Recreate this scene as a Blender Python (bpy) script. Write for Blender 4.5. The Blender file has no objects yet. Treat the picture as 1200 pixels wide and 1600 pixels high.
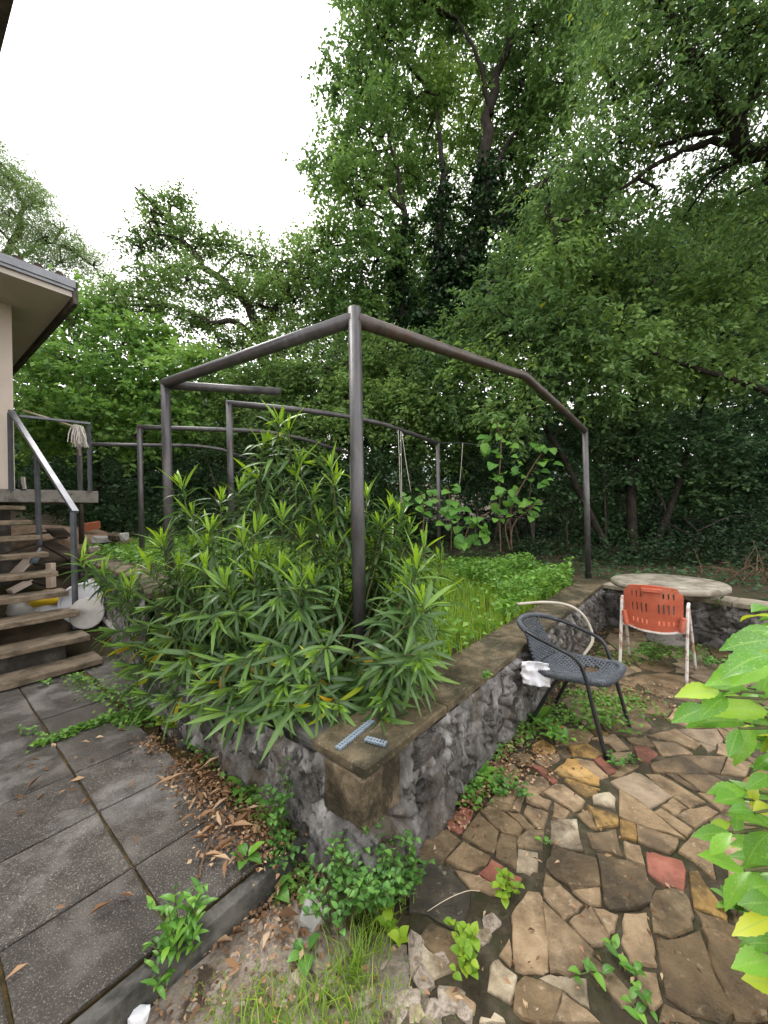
import bpy, bmesh, math, random
import numpy as np
from mathutils import Vector, Matrix, noise as mnoise
random.seed(7); RNG=np.random.default_rng(11)
S=bpy.context.scene; COL=S.collection
# ------------------------------------------------------------------ camera, sky, sun, exposure
CAM=Vector((0,0,1.5))
cd=bpy.data.cameras.new('camera'); cam=bpy.data.objects.new('camera',cd); COL.objects.link(cam)
cd.sensor_fit='HORIZONTAL'; cd.sensor_width=36; cd.lens=590/1200*36; cd.clip_start=.05; cd.clip_end=3000
cam.matrix_world=Matrix.Translation(CAM)@Matrix.Rotation(math.radians(90),4,'X')@Matrix.Rotation(-0.019,4,'Z')
S.camera=cam
SUN_EL,SUN_AZ=math.radians(58),math.radians(-35)     # azimuth from +Y towards +X
W=bpy.data.worlds.new('World'); S.world=W; W.use_nodes=True
nt=W.node_tree; nd=nt.nodes; lk=nt.links; bgn=nd['Background']
sky=nd.new('ShaderNodeTexSky'); sky.sky_type='NISHITA'; sky.sun_disc=False
sky.sun_elevation=SUN_EL; sky.sun_rotation=SUN_AZ; sky.dust_density=4; sky.air_density=1.0
tc=nd.new('ShaderNodeTexCoord'); nz=nd.new('ShaderNodeTexNoise'); nz.inputs['Scale'].default_value=1.6; nz.inputs['Detail'].default_value=5
lk.new(tc.outputs['Generated'],nz.inputs['Vector'])
cr=nd.new('ShaderNodeValToRGB'); cr.color_ramp.elements[0].position=.30; cr.color_ramp.elements[0].color=(8.8,9.4,10.2,1)
cr.color_ramp.elements[1].position=.52; cr.color_ramp.elements[1].color=(11.7,11.4,10.9,1)
lk.new(nz.outputs['Fac'],cr.inputs['Fac'])
mx=nd.new('ShaderNodeMix'); mx.data_type='RGBA'; mx.inputs['Factor'].default_value=.86
lk.new(sky.outputs['Color'],mx.inputs['A']); lk.new(cr.outputs['Color'],mx.inputs['B'])
lk.new(mx.outputs['Result'],bgn.inputs['Color']); bgn.inputs['Strength'].default_value=.11
sl=bpy.data.lights.new('sun','SUN'); sl.energy=1.1; sl.angle=math.radians(25); sl.color=(1,.97,.92)
so=bpy.data.objects.new('sun',sl); COL.objects.link(so)
sd=Vector((math.sin(SUN_AZ)*math.cos(SUN_EL),math.cos(SUN_AZ)*math.cos(SUN_EL),math.sin(SUN_EL)))
so.rotation_euler=sd.to_track_quat('Z','Y').to_euler(); so.location=sd*40
vs=S.view_settings; vs.view_transform='Standard'; vs.look='None'; vs.gamma=1; vs.exposure=1.2; vs.use_curve_mapping=False
S.render.engine='CYCLES'; S.cycles.use_denoising=True
S.cycles.use_adaptive_sampling=True; S.cycles.adaptive_threshold=.025
S.cycles.max_bounces=6; S.cycles.diffuse_bounces=4; S.cycles.glossy_bounces=2; S.cycles.transmission_bounces=4
S.cycles.caustics_reflective=False; S.cycles.caustics_refractive=False

# ------------------------------------------------------------------ materials
def rgb(c): return (c[0],c[1],c[2],1)
def ramp(n,stops):
    r=n.new('ShaderNodeValToRGB'); e=r.color_ramp.elements
    while len(e)>1: e.remove(e[0])
    e[0].position=stops[0][0]; e[0].color=rgb(stops[0][1])
    for p,c in stops[1:]:
        q=e.new(p); q.color=rgb(c)
    return r
def surf(name,cols,scale=4,rough=.75,bump=.3,bscale=30,spot=None,spot2=None,spec=.3,metal=0,vary=0,stretch=None,bdist=.01,rvar=.1,wst=None):
    """noise-ramp surface; spot=(scale,lo,hi,colour,amount) lays a patchy second colour on top"""
    m=bpy.data.materials.new(name); m.use_nodes=True; t=m.node_tree; n=t.nodes; l=t.links; b=n['Principled BSDF']
    tc=n.new('ShaderNodeTexCoord'); vec=tc.outputs['Object']
    oi=n.new('ShaderNodeObjectInfo')
    if vary:
        mu=n.new('ShaderNodeVectorMath'); mu.operation='MULTIPLY_ADD'; mu.inputs[0].default_value=(37,53,71)
        cx=n.new('ShaderNodeCombineXYZ'); 
        for i in range(3): l.new(oi.outputs['Random'],cx.inputs[i])
        l.new(cx.outputs[0],mu.inputs[1]); l.new(vec,mu.inputs[2]); vec=mu.outputs[0]
    if stretch:
        mp=n.new('ShaderNodeMapping'); mp.inputs['Scale'].default_value=stretch; l.new(vec,mp.inputs['Vector']); vec=mp.outputs[0]
    nz=n.new('ShaderNodeTexNoise'); nz.inputs['Scale'].default_value=scale; nz.inputs['Detail'].default_value=9; nz.inputs['Roughness'].default_value=.65
    l.new(vec,nz.inputs['Vector'])
    k=len(cols); r=ramp(n,[(.28+.44*i/max(1,k-1),c) for i,c in enumerate(cols)]); l.new(nz.outputs['Fac'],r.inputs['Fac']); col=r.outputs['Color']
    for sp in (spot,spot2):
        if not sp: continue
        z=n.new('ShaderNodeTexNoise'); z.inputs['Scale'].default_value=sp[0]; z.inputs['Detail'].default_value=8; z.inputs['Roughness'].default_value=.7
        l.new(vec,z.inputs['Vector'])
        mr=n.new('ShaderNodeMapRange'); mr.inputs['From Min'].default_value=sp[1]; mr.inputs['From Max'].default_value=sp[2]; mr.inputs['To Max'].default_value=sp[4]
        l.new(z.outputs['Fac'],mr.inputs['Value'])
        mx=n.new('ShaderNodeMix'); mx.data_type='RGBA'; l.new(mr.outputs[0],mx.inputs['Factor']); l.new(col,mx.inputs['A']); mx.inputs['B'].default_value=rgb(sp[3]); col=mx.outputs['Result']
    if vary:
        hs=n.new('ShaderNodeHueSaturation'); mr=n.new('ShaderNodeMapRange'); mr.inputs['To Min'].default_value=1-vary; mr.inputs['To Max'].default_value=1+vary
        l.new(oi.outputs['Random'],mr.inputs['Value']); l.new(mr.outputs[0],hs.inputs['Value']); l.new(col,hs.inputs['Color']); col=hs.outputs['Color']
    if wst:
        ge=n.new('ShaderNodeNewGeometry'); z=n.new('ShaderNodeTexNoise'); z.inputs['Scale'].default_value=wst[0]; z.inputs['Detail'].default_value=9; z.inputs['Roughness'].default_value=.68; l.new(ge.outputs['Position'],z.inputs['Vector'])
        mr=n.new('ShaderNodeMapRange'); mr.inputs['From Min'].default_value=wst[1]; mr.inputs['From Max'].default_value=wst[2]; mr.inputs['To Max'].default_value=wst[4]; l.new(z.outputs['Fac'],mr.inputs['Value'])
        mx=n.new('ShaderNodeMix'); mx.data_type='RGBA'; l.new(mr.outputs[0],mx.inputs['Factor']); l.new(col,mx.inputs['A']); mx.inputs['B'].default_value=rgb(wst[3]); col=mx.outputs['Result']
    l.new(col,b.inputs['Base Color'])
    mr=n.new('ShaderNodeMapRange'); mr.inputs['From Min'].default_value=.3; mr.inputs['From Max'].default_value=.7
    mr.inputs['To Min'].default_value=rough-rvar; mr.inputs['To Max'].default_value=min(1,rough+rvar); l.new(nz.outputs['Fac'],mr.inputs['Value']); l.new(mr.outputs[0],b.inputs['Roughness'])
    b.inputs['Specular IOR Level'].default_value=spec; b.inputs['Metallic'].default_value=metal
    if bump:
        z=n.new('ShaderNodeTexNoise'); z.inputs['Scale'].default_value=bscale; z.inputs['Detail'].default_value=8; z.inputs['Roughness'].default_value=.7; l.new(vec,z.inputs['Vector'])
        bp=n.new('ShaderNodeBump'); bp.inputs['Strength'].default_value=bump; bp.inputs['Distance'].default_value=bdist; l.new(z.outputs['Fac'],bp.inputs['Height']); l.new(bp.outputs[0],b.inputs['Normal'])
    return m
def leafmat(name,stops,trans=.3,rough=.45,spec=.35,obj=False,speck=None,rib=None,tcol=1.25):
    m=bpy.data.materials.new(name); m.use_nodes=True; t=m.node_tree; n=t.nodes; l=t.links; b=n['Principled BSDF']; out=n['Material Output']
    if obj: src=n.new('ShaderNodeObjectInfo').outputs['Random']
    else:
        a=n.new('ShaderNodeAttribute'); a.attribute_name='tint'; src=a.outputs['Fac']
    r=ramp(n,stops); l.new(src,r.inputs['Fac']); col=r.outputs['Color']
    if speck:
        tc=n.new('ShaderNodeTexCoord'); z=n.new('ShaderNodeTexNoise'); z.inputs['Scale'].default_value=speck[0]; z.inputs['Detail'].default_value=3
        l.new(tc.outputs['Object'],z.inputs['Vector'])
        mr=n.new('ShaderNodeMapRange'); mr.inputs['From Min'].default_value=speck[1]; mr.inputs['From Max'].default_value=speck[1]+.06; l.new(z.outputs['Fac'],mr.inputs['Value'])
        mx=n.new('ShaderNodeMix'); mx.data_type='RGBA'; l.new(mr.outputs[0],mx.inputs['Factor']); l.new(col,mx.inputs['A']); mx.inputs['B'].default_value=rgb(speck[2]); col=mx.outputs['Result']
    if rib:
        a2=n.new('ShaderNodeAttribute'); a2.attribute_name='rib'; mr=n.new('ShaderNodeMapRange'); mr.inputs['From Min'].default_value=.88; mr.inputs['From Max'].default_value=.99; mr.inputs['To Max'].default_value=.55; l.new(a2.outputs['Fac'],mr.inputs['Value'])
        mx=n.new('ShaderNodeMix'); mx.data_type='RGBA'; l.new(mr.outputs[0],mx.inputs['Factor']); l.new(col,mx.inputs['A']); mx.inputs['B'].default_value=rgb(rib); col=mx.outputs['Result']
    l.new(col,b.inputs['Base Color']); b.inputs['Roughness'].default_value=rough; b.inputs['Specular IOR Level'].default_value=spec
    tr=n.new('ShaderNodeBsdfTranslucent'); hs=n.new('ShaderNodeHueSaturation'); hs.inputs['Value'].default_value=tcol; hs.inputs['Hue'].default_value=.485; hs.inputs['Saturation'].default_value=1.1
    l.new(col,hs.inputs['Color']); l.new(hs.outputs[0],tr.inputs['Color'])
    ms=n.new('ShaderNodeMixShader'); ms.inputs[0].default_value=trans; l.new(b.outputs[0],ms.inputs[1]); l.new(tr.outputs[0],ms.inputs[2]); l.new(ms.outputs[0],out.inputs['Surface'])
    return m
MAT={}
MAT['flagN']=surf('brown_flagstone',[(0.101,0.065,0.034),(0.229,0.156,0.084),(0.348,0.251,0.144)],9,.45,.8,70,(3.2,.49,.62,(0.064,0.046,0.024),.8),(38,.58,.66,(0.532,0.435,0.306),.5),.4,vary=.2,bdist=.016,rvar=.2,wst=(1.9,.51,.63,(0.048,0.037,0.023),.6))
MAT['flagP']=surf('pink_sand_flagstone',[(0.156,0.100,0.055),(0.348,0.240,0.139),(0.494,0.364,0.231)],10,.5,.8,70,(3.6,.49,.62,(0.090,0.062,0.034),.8),(34,.60,.68,(0.659,0.565,0.426),.5),.4,vary=.15,bdist=.016,rvar=.2,wst=(1.9,.51,.63,(0.048,0.037,0.023),.6))
MAT['flagW']=surf('pale_flagstone',[(0.202,0.151,0.093),(0.446,0.363,0.250),(0.617,0.536,0.408)],12,.55,.8,70,(4.5,.46,.58,(0.096,0.065,0.035),.85),None,.4,vary=.15,bdist=.016,rvar=.2,wst=(1.9,.51,.63,(0.048,0.037,0.023),.6))
MAT['flagY']=surf('ochre_flagstone',[(0.158,0.086,0.024),(0.400,0.238,0.072),(0.558,0.363,0.151)],9,.45,.8,70,(3.6,.47,.58,(0.061,0.039,0.014),.8),(30,.60,.68,(0.631,0.464,0.251),.5),.4,vary=.15,bdist=.016,rvar=.2,wst=(1.9,.51,.63,(0.048,0.037,0.023),.6))
MAT['flagG']=surf('grey_flagstone',[(0.109,0.081,0.052),(0.278,0.207,0.137),(0.449,0.344,0.232)],8,.5,.8,60,(4,.47,.6,(0.061,0.041,0.021),.8),None,.4,vary=.2,bdist=.016,rvar=.2,wst=(1.9,.51,.63,(0.048,0.037,0.023),.6))
MAT['flagB']=surf('dark_brown_flagstone',[(0.069,0.047,0.024),(0.156,0.104,0.054),(0.257,0.178,0.099)],7,.42,.8,60,(2.2,.47,.62,(0.028,0.021,0.012),.85),(34,.59,.67,(0.426,0.334,0.214),.5),.4,vary=.2,bdist=.016,rvar=.2,wst=(1.9,.51,.63,(0.048,0.037,0.023),.6))
MAT['flagK']=surf('blackened_flagstone',[(.02,.018,.014),(.05,.042,.03),(.10,.085,.055)],9,.5,.6,40,(13,.60,.66,(.30,.27,.19),.7),None,.35,bdist=.016,rvar=.2)
MAT['flagR']=surf('red_brick_flagstone',[(.17,.058,.036),(.30,.105,.07),(.40,.17,.12)],9,.55,.8,60,(4,.46,.6,(.085,.042,.028),.8),(30,.6,.68,(.5,.32,.25),.4),.35,vary=.18,bdist=.016,rvar=.2,wst=(1.9,.51,.63,(.050,.037,.020),.6))
MAT['mortar']=surf('joint_mortar',[(.026,.020,.012),(.062,.050,.032),(.13,.108,.075)],13,.8,1,70,(6,.48,.6,(.026,.034,.010),.7),(30,.57,.67,(.11,.055,.025),.5),.2)
MAT['ground']=surf('garden_soil',[(.03,.022,.014),(.065,.047,.03),(.12,.09,.062)],3.5,.85,.9,38,(5,.5,.64,(.035,.05,.012),.7),None,.2,bdist=.02)
MAT['rubblebed']=surf('crumbled_concrete',[(.14,.10,.072),(.38,.31,.25),(.62,.55,.48)],8,.85,1,55,(7,.55,.62,(.085,.056,.036),.85),(5,.57,.66,(.06,.09,.018),.8),.2,bdist=.03)
MAT['slab']=surf('washed_pebble_slab',[(.026,.022,.018),(.054,.046,.039),(.10,.088,.076)],5,.42,1,130,(2.5,.56,.66,(.18,.165,.15),.4),(170,.56,.61,(.34,.30,.265),.8),.5,vary=.2,bdist=.01,wst=(1.05,.50,.60,(.33,.315,.30),.62))
MAT['kerb']=surf('kerb_concrete',[(.04,.038,.033),(.10,.094,.085),(.20,.19,.17)],5,.8,.8,60,(4,.46,.58,(.02,.02,.016),.85))
MAT['moss']=surf('joint_moss',[(.018,.014,.006),(.065,.045,.016),(.17,.10,.03)],14,.9,1,80)
MAT['wallmortar']=surf('wall_mortar',[(.045,.041,.038),(.19,.178,.17),(.50,.48,.46)],9,.75,1,80,(17,.53,.61,(.013,.012,.010),.85),(3.2,.50,.62,(.10,.076,.048),.75),.3,stretch=(1,1,.5),bdist=.02)
MAT['rock']=surf('wall_rock',[(.06,.055,.050),(.19,.178,.166),(.40,.38,.36)],1.7,.75,1,7,(1.5,.50,.62,(.022,.019,.015),.8),(.9,.54,.64,(.17,.125,.08),.65),.3,vary=.3,bdist=.12)
MAT['sandstone']=surf('corner_sandstone',[(.05,.036,.022),(.20,.15,.095),(.38,.30,.21)],18,.8,1,70,(5,.44,.58,(.022,.019,.011),.85),None,.25,stretch=(1,1,.8),bdist=.025)
MAT['cap']=surf('cap_concrete',[(.050,.038,.020),(.135,.102,.058),(.25,.20,.125)],8,.65,1,110,(3.5,.45,.58,(.026,.023,.011),.85),(60,.58,.65,(.38,.33,.25),.55),.35,vary=.12,bdist=.012,wst=(2.3,.52,.62,(.035,.03,.014),.7))
MAT['ledge']=surf('ledge_concrete',[(.15,.125,.09),(.30,.26,.195),(.42,.38,.31)],6,.75,.8,80,(3.5,.5,.62,(.08,.068,.04),.7))
MAT['pipe']=surf('painted_steel_pipe',[(.048,.045,.048),(.085,.079,.083),(.135,.125,.128)],10,.36,.2,60,(13,.57,.66,(.10,.05,.028),.55),None,.5,metal=.25,stretch=(1,1,.4))
MAT['rustpipe']=surf('rusty_steel_pipe',[(.045,.035,.032),(.082,.064,.057),(.125,.105,.097)],10,.42,.3,70,(9,.52,.62,(.095,.048,.026),.65),None,.5,metal=.25)
MAT['rail']=surf('grey_rail_paint',[(.075,.078,.09),(.11,.115,.135),(.15,.155,.18)],6,.35,.1,40,(9,.6,.68,(.05,.03,.02),.5),None,.5,metal=.3)
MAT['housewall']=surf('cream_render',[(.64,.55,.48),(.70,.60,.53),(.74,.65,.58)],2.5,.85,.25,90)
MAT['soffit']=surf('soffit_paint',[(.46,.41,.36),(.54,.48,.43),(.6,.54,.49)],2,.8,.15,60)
MAT['fascia']=surf('zinc_fascia',[(.13,.135,.15),(.20,.205,.225),(.26,.265,.29)],5,.4,.1,30,metal=.4)
MAT['rooftile']=surf('mossy_roof_tile',[(.03,.024,.018),(.075,.05,.038),(.12,.075,.055)],8,.85,1,40)
MAT['eavedark']=surf('stained_eave_edge',[(.02,.018,.016),(.06,.052,.045),(.16,.14,.12)],6,.8,.6,40)
MAT['tread']=surf('weathered_tread',[(.085,.062,.043),(.19,.145,.10),(.31,.25,.185)],7,.75,.7,50,(4,.52,.62,(.05,.042,.03),.75),None,.25,vary=.15,stretch=(1,1,2))
MAT['oldconcrete']=surf('old_concrete',[(.10,.09,.08),(.22,.20,.18),(.34,.32,.29)],5,.85,.6,50,(5,.52,.62,(.06,.055,.045),.8))
MAT['board']=surf('dark_old_board',[(.02,.016,.013),(.055,.04,.03),(.12,.085,.06)],6,.8,.4,40,vary=.35)
MAT['paleboard']=surf('pale_board',[(.42,.33,.27),(.55,.44,.37),(.62,.52,.45)],4,.75,.2,40,vary=.15)
MAT['earth']=surf('rubble_earth',[(.13,.085,.055),(.27,.185,.125),(.38,.28,.20)],7,.9,1,30,bdist=.03)
MAT['whiteplastic']=surf('white_plastic',[(.62,.62,.66),(.72,.72,.75),(.78,.78,.80)],3,.35,0,10,(3,.55,.68,(.42,.38,.33),.6),None,.5)
MAT['greyplastic']=surf('grey_lid_plastic',[(.30,.28,.26),(.42,.40,.37),(.48,.46,.43)],5,.5,.1,40)
MAT['yellow']=surf('yellow_sack',[(.62,.40,.015),(.75,.50,.02),(.8,.56,.04)],3,.4,.3,25)
MAT['redplastic']=surf('faded_red_plastic',[(.40,.085,.045),(.52,.125,.07),(.58,.19,.12)],4,.5,.12,60,(7,.56,.64,(.22,.06,.035),.6),None,.4)
MAT['whitetube']=surf('chipped_white_tube',[(.50,.46,.42),(.64,.60,.56),(.68,.65,.62)],8,.45,.15,60,(14,.52,.60,(.30,.12,.06),.85),None,.4)
MAT['wicker']=surf('grey_wicker',[(.04,.046,.056),(.075,.084,.10),(.12,.132,.152)],30,.45,.4,120,spec=.4)
MAT['blacktube']=surf('black_tube',[(.010,.010,.012),(.016,.017,.02),(.03,.032,.036)],10,.32,.1,60,(20,.6,.66,(.09,.05,.03),.6),None,.5)
MAT['paper']=surf('crumpled_paper',[(.62,.61,.66),(.72,.71,.75),(.76,.75,.78)],6,.8,.5,25,(7,.55,.62,(.36,.25,.20),.6))
MAT['tabletop']=surf('weathered_table_concrete',[(.15,.13,.10),(.28,.25,.20),(.40,.365,.305)],7,.8,.5,60,(5,.48,.6,(.10,.08,.055),.75))
MAT['hose']=surf('dirty_white_hose',[(.34,.30,.24),(.46,.42,.35),(.52,.48,.42)],9,.5,.1,50)
MAT['comb']=surf('blue_grey_plastic',[(.13,.165,.20),(.19,.235,.28),(.25,.295,.34)],9,.45,.1,50,(12,.54,.62,(.09,.08,.07),.7))
MAT['mop']=surf('mop_yarn',[(.50,.44,.40),(.62,.57,.53),(.70,.66,.62)],25,.95,.4,90)
MAT['stick']=surf('mop_stick',[(.45,.36,.24),(.55,.46,.33),(.62,.54,.42)],5,.7,.1,40)
MAT['bark']=surf('dark_bark',[(.012,.010,.008),(.03,.024,.018),(.06,.048,.036)],6,.9,1,25,bdist=.04)
MAT['greybark']=surf('grey_bark',[(.03,.026,.02),(.07,.058,.045),(.11,.095,.075)],6,.9,1,25,bdist=.04)
MAT['stem']=surf('green_stem',[(.05,.06,.02),(.09,.10,.035),(.12,.12,.05)],20,.6,.2,60)
MAT['twig']=surf('dry_twig',[(.06,.035,.022),(.13,.08,.05),(.20,.14,.09)],15,.85,.3,60)
MAT['string']=surf('twine',[(.40,.37,.32),(.5,.47,.42),(.55,.52,.47)],15,.9,.1,60)
MAT['rubblestone']=surf('rubble_stone',[(.22,.165,.125),(.46,.38,.31),(.60,.53,.455)],2.2,.8,.6,9,(1.6,.5,.62,(.13,.09,.06),.7),None,.25,vary=.2,bdist=.08)
MAT['paleslate']=surf('pale_slate',[(.22,.21,.195),(.34,.325,.31),(.42,.40,.385)],6,.7,.4,50)
MAT['brick']=surf('orange_brick',[(.33,.09,.04),(.45,.14,.07),(.5,.2,.11)],8,.8,.4,50,vary=.15)
MAT['hill']=surf('distant_hill',[(.10,.14,.13),(.13,.17,.16),(.16,.20,.20)],.05,.95,0,1)
# foliage
MAT['oak']=leafmat('oak_leaves',[(0,(.075,.135,.042)),(.5,(.145,.245,.075)),(.9,(.225,.345,.11)),(1,(.30,.42,.12))],.46,.5,.24)
MAT['ivytree']=leafmat('maple_leaves',[(0,(.062,.125,.042)),(.5,(.122,.225,.066)),(.92,(.195,.32,.09)),(1,(.27,.40,.10))],.46,.5,.24)
MAT['ashleaf']=leafmat('ash_leaves',[(0,(.070,.135,.052)),(.5,(.135,.235,.078)),(.9,(.215,.345,.11)),(.96,(.26,.40,.11)),(1,(.42,.48,.06))],.46,.5,.24)
MAT['brightleaf']=leafmat('bright_leaves',[(0,(.095,.19,.05)),(.5,(.175,.32,.08)),(.9,(.26,.43,.11)),(1,(.33,.47,.12))],.46,.5,.24)
MAT['feather']=leafmat('robinia_leaves',[(0,(.10,.17,.06)),(.5,(.16,.25,.09)),(1,(.25,.34,.12))],.42)
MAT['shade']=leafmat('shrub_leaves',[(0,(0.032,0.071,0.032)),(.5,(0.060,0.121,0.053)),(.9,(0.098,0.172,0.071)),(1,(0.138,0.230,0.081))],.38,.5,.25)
MAT['shadedleaf']=leafmat('shade_darkened_leaves',[(0,(.014,.034,.014)),(.6,(.028,.060,.024)),(1,(.05,.095,.034))],.15,.45,.25)  # deep shade of the low thicket is put into this near-black leaf colour
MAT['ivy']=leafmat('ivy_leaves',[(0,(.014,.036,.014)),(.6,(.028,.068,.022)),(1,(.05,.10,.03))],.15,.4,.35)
MAT['grass']=leafmat('grass_blades',[(0,(.13,.24,.03)),(.5,(.23,.38,.05)),(.8,(.34,.45,.07)),(1,(.52,.46,.14))],.42)
MAT['cover']=leafmat('ground_cover_leaves',[(0,(.065,.155,.030)),(.5,(.13,.28,.048)),(1,(.23,.40,.07))],.32)
MAT['litter']=leafmat('dry_leaves',[(0,(0.088,0.050,0.027)),(.35,(0.213,0.119,0.062)),(.7,(0.375,0.225,0.125)),(1,(0.525,0.388,0.250))],.15,.8,.15)
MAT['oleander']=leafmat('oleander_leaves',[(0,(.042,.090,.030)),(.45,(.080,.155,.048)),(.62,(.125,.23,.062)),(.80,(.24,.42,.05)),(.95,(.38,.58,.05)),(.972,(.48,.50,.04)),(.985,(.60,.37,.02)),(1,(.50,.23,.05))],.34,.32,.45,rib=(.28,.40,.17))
MAT['laurel']=leafmat('spotted_laurel_leaves',[(0,(.10,.26,.035)),(.55,(.16,.37,.045)),(.82,(.22,.45,.05)),(.93,(.40,.52,.045)),(1,(.54,.58,.06))],.32,.32,.5,True,(46,.62,(.46,.60,.13)),rib=(.30,.46,.11))
MAT['vine']=leafmat('grape_leaves',[(0,(.07,.19,.035)),(.5,(.11,.27,.045)),(1,(.18,.36,.06))],.4,.45,.3,True,rib=(.25,.40,.10))
MAT['weed']=leafmat('weed_leaves',[(0,(0.061,0.165,0.028)),(.5,(0.110,0.275,0.039)),(1,(0.198,0.396,0.050))],.3,.4,.4,True,rib=(.25,.40,.10))
MAT['limeweed']=leafmat('lime_weed_leaves',[(0,(.14,.27,.03)),(.5,(.23,.38,.035)),(1,(.34,.46,.05))],.35,.45,.3,True)
MAT['darkweed']=leafmat('dark_weed_leaves',[(0,(0.053,0.150,0.034)),(.5,(0.090,0.232,0.047)),(1,(0.150,0.330,0.061))],.3,.4,.4,True,rib=(.25,.40,.10))

# ------------------------------------------------------------------ object helpers
WM={}
def mesh_np(name,V,F,tint=None,smooth=False):
    """V (n,3), F (m,k): same-size polygons"""
    V=np.ascontiguousarray(V,np.float32); F=np.ascontiguousarray(F,np.int32); m,k=F.shape
    me=bpy.data.meshes.new(name); me.vertices.add(len(V)); me.vertices.foreach_set('co',V.ravel())
    me.loops.add(m*k); me.loops.foreach_set('vertex_index',F.ravel())
    me.polygons.add(m); me.polygons.foreach_set('loop_start',np.arange(0,m*k,k,dtype=np.int32)); me.polygons.foreach_set('loop_total',np.full(m,k,np.int32))
    if smooth: me.polygons.foreach_set('use_smooth',np.ones(m,bool))
    me.update(calc_edges=True)
    if tint is not None:
        a=me.attributes.new('tint','FLOAT','POINT'); a.data.foreach_set('value',np.ascontiguousarray(tint,np.float32))
    return me
def mesh_py(name,V,F,smooth=False):
    me=bpy.data.meshes.new(name); me.from_pydata([tuple(v) for v in V],[],F); me.update()
    if smooth:
        for p in me.polygons: p.use_smooth=True
    return me
def link(name,me,mat=None,parent=None,M=None,kind=None,label=None,cat=None,group=None):
    o=bpy.data.objects.new(name,me); COL.objects.link(o)
    if mat is not None and me is not None and len(me.materials)==0: me.materials.append(MAT[mat])
    M=M or Matrix.Identity(4)
    if parent is not None:
        o.parent=parent; o.matrix_parent_inverse=WM[parent.name].inverted()
    o.matrix_basis=M; WM[o.name]=M
    if kind: o['kind']=kind
    if label: o['label']=label
    if cat: o['category']=cat
    if group: o['group']=group
    return o
def thing(name,label,cat,loc,group=None):
    return link(name,None,None,None,Matrix.Translation(Vector(loc)),label=label,cat=cat,group=group)
class MB:
    def __init__(s): s.V=[]; s.F=[]
    def add(s,V,F):
        o=len(s.V); s.V+= [tuple(v) for v in V]; s.F+=[tuple(i+o for i in f) for f in F]; return s
    def box(s,c,ax,ay,az):
        """centre and three half-axis vectors"""
        c,ax,ay,az=[Vector(q) for q in (c,ax,ay,az)]
        V=[c+i*ax+j*ay+k*az for k in (-1,1) for j in (-1,1) for i in (-1,1)]
        F=[(0,2,3,1),(4,5,7,6),(0,1,5,4),(2,6,7,3),(0,4,6,2),(1,3,7,5)]
        return s.add(V,F)
    def bar(s,a,b,w,h,up=(0,0,1)):
        a,b=Vector(a),Vector(b); d=(b-a)/2; side=d.cross(Vector(up)).normalized()*w/2; u=side.cross(d).normalized()*h/2
        return s.box((a+b)/2,d,side,u)
    def tube(s,pts,r,n=10,cap=True):
        pts=[Vector(p) for p in pts]; rr=r if hasattr(r,'__len__') else [r]*len(pts)
        t=(pts[1]-pts[0]).normalized(); u=t.orthogonal().normalized(); V=[];F=[]
        for i,p in enumerate(pts):
            if i==0: tn=(pts[1]-p)
            elif i==len(pts)-1: tn=p-pts[i-1]
            else: tn=(pts[i+1]-p).normalized()+(p-pts[i-1]).normalized()
            tn=tn.normalized() if tn.length>1e-9 else t
            u=(u-tn*u.dot(tn)).normalized(); v=tn.cross(u)
            for k in range(n):
                a=2*math.pi*k/n; V.append(p+(u*math.cos(a)+v*math.sin(a))*rr[i])
        for i in range(len(pts)-1):
            for k in range(n): F.append((i*n+k,i*n+(k+1)%n,(i+1)*n+(k+1)%n,(i+1)*n+k))
        if cap: F.append(tuple(range(n-1,-1,-1))); F.append(tuple((len(pts)-1)*n+k for k in range(n)))
        return s.add(V,F)
    def build(s,name,mat,parent=None,smooth=False,bevel=0,**kw):
        me=mesh_py(name,s.V,s.F,smooth)
        if bevel:
            bm=bmesh.new(); bm.from_mesh(me); bmesh.ops.bevel(bm,geom=bm.edges[:],offset=bevel,segments=2,profile=.6,affect='EDGES',clamp_overlap=True); bm.to_mesh(me); bm.free()
        return link(name,me,mat,parent,**kw)
def spline(pts,n=6):
    """Catmull-Rom through the points"""
    P=[Vector(p) for p in pts]; P=[P[0]*2-P[1]]+P+[P[-1]*2-P[-2]]; out=[]
    for i in range(1,len(P)-2):
        for k in range(n):
            t=k/n; a,b,c,d=P[i-1:i+3]
            out.append(.5*((2*b)+(c-a)*t+(2*a-5*b+4*c-d)*t*t+(3*b-a-3*c+d)*t**3))
    return out+[P[-2]]
def fbm(x,y,z,o=4): return mnoise.fractal(Vector((x,y,z)),1.0,2.0,o)
def smooth(a,b,x):
    t=min(1,max(0,(x-a)/(b-a))); return t*t*(3-2*t)
def inpoly(x,y,P):
    r=False; j=len(P)-1
    for i in range(len(P)):
        if (P[i][1]>y)!=(P[j][1]>y) and x<(P[j][0]-P[i][0])*(y-P[i][1])/(P[j][1]-P[i][1])+P[i][0]: r=not r
        j=i
    return r
def rock_mesh(name,seed,sub=1,amp=.25):
    bm=bmesh.new(); bmesh.ops.create_icosphere(bm,subdivisions=sub,radius=1)
    for v in bm.verts: v.co*=1+amp*2*(mnoise.noise(v.co*1.1+Vector((seed*7.1,seed*3.3,0))))
    me=bpy.data.meshes.new(name); bm.to_mesh(me); bm.free()
    for p in me.polygons: p.use_smooth=sub>1
    return me
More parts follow.
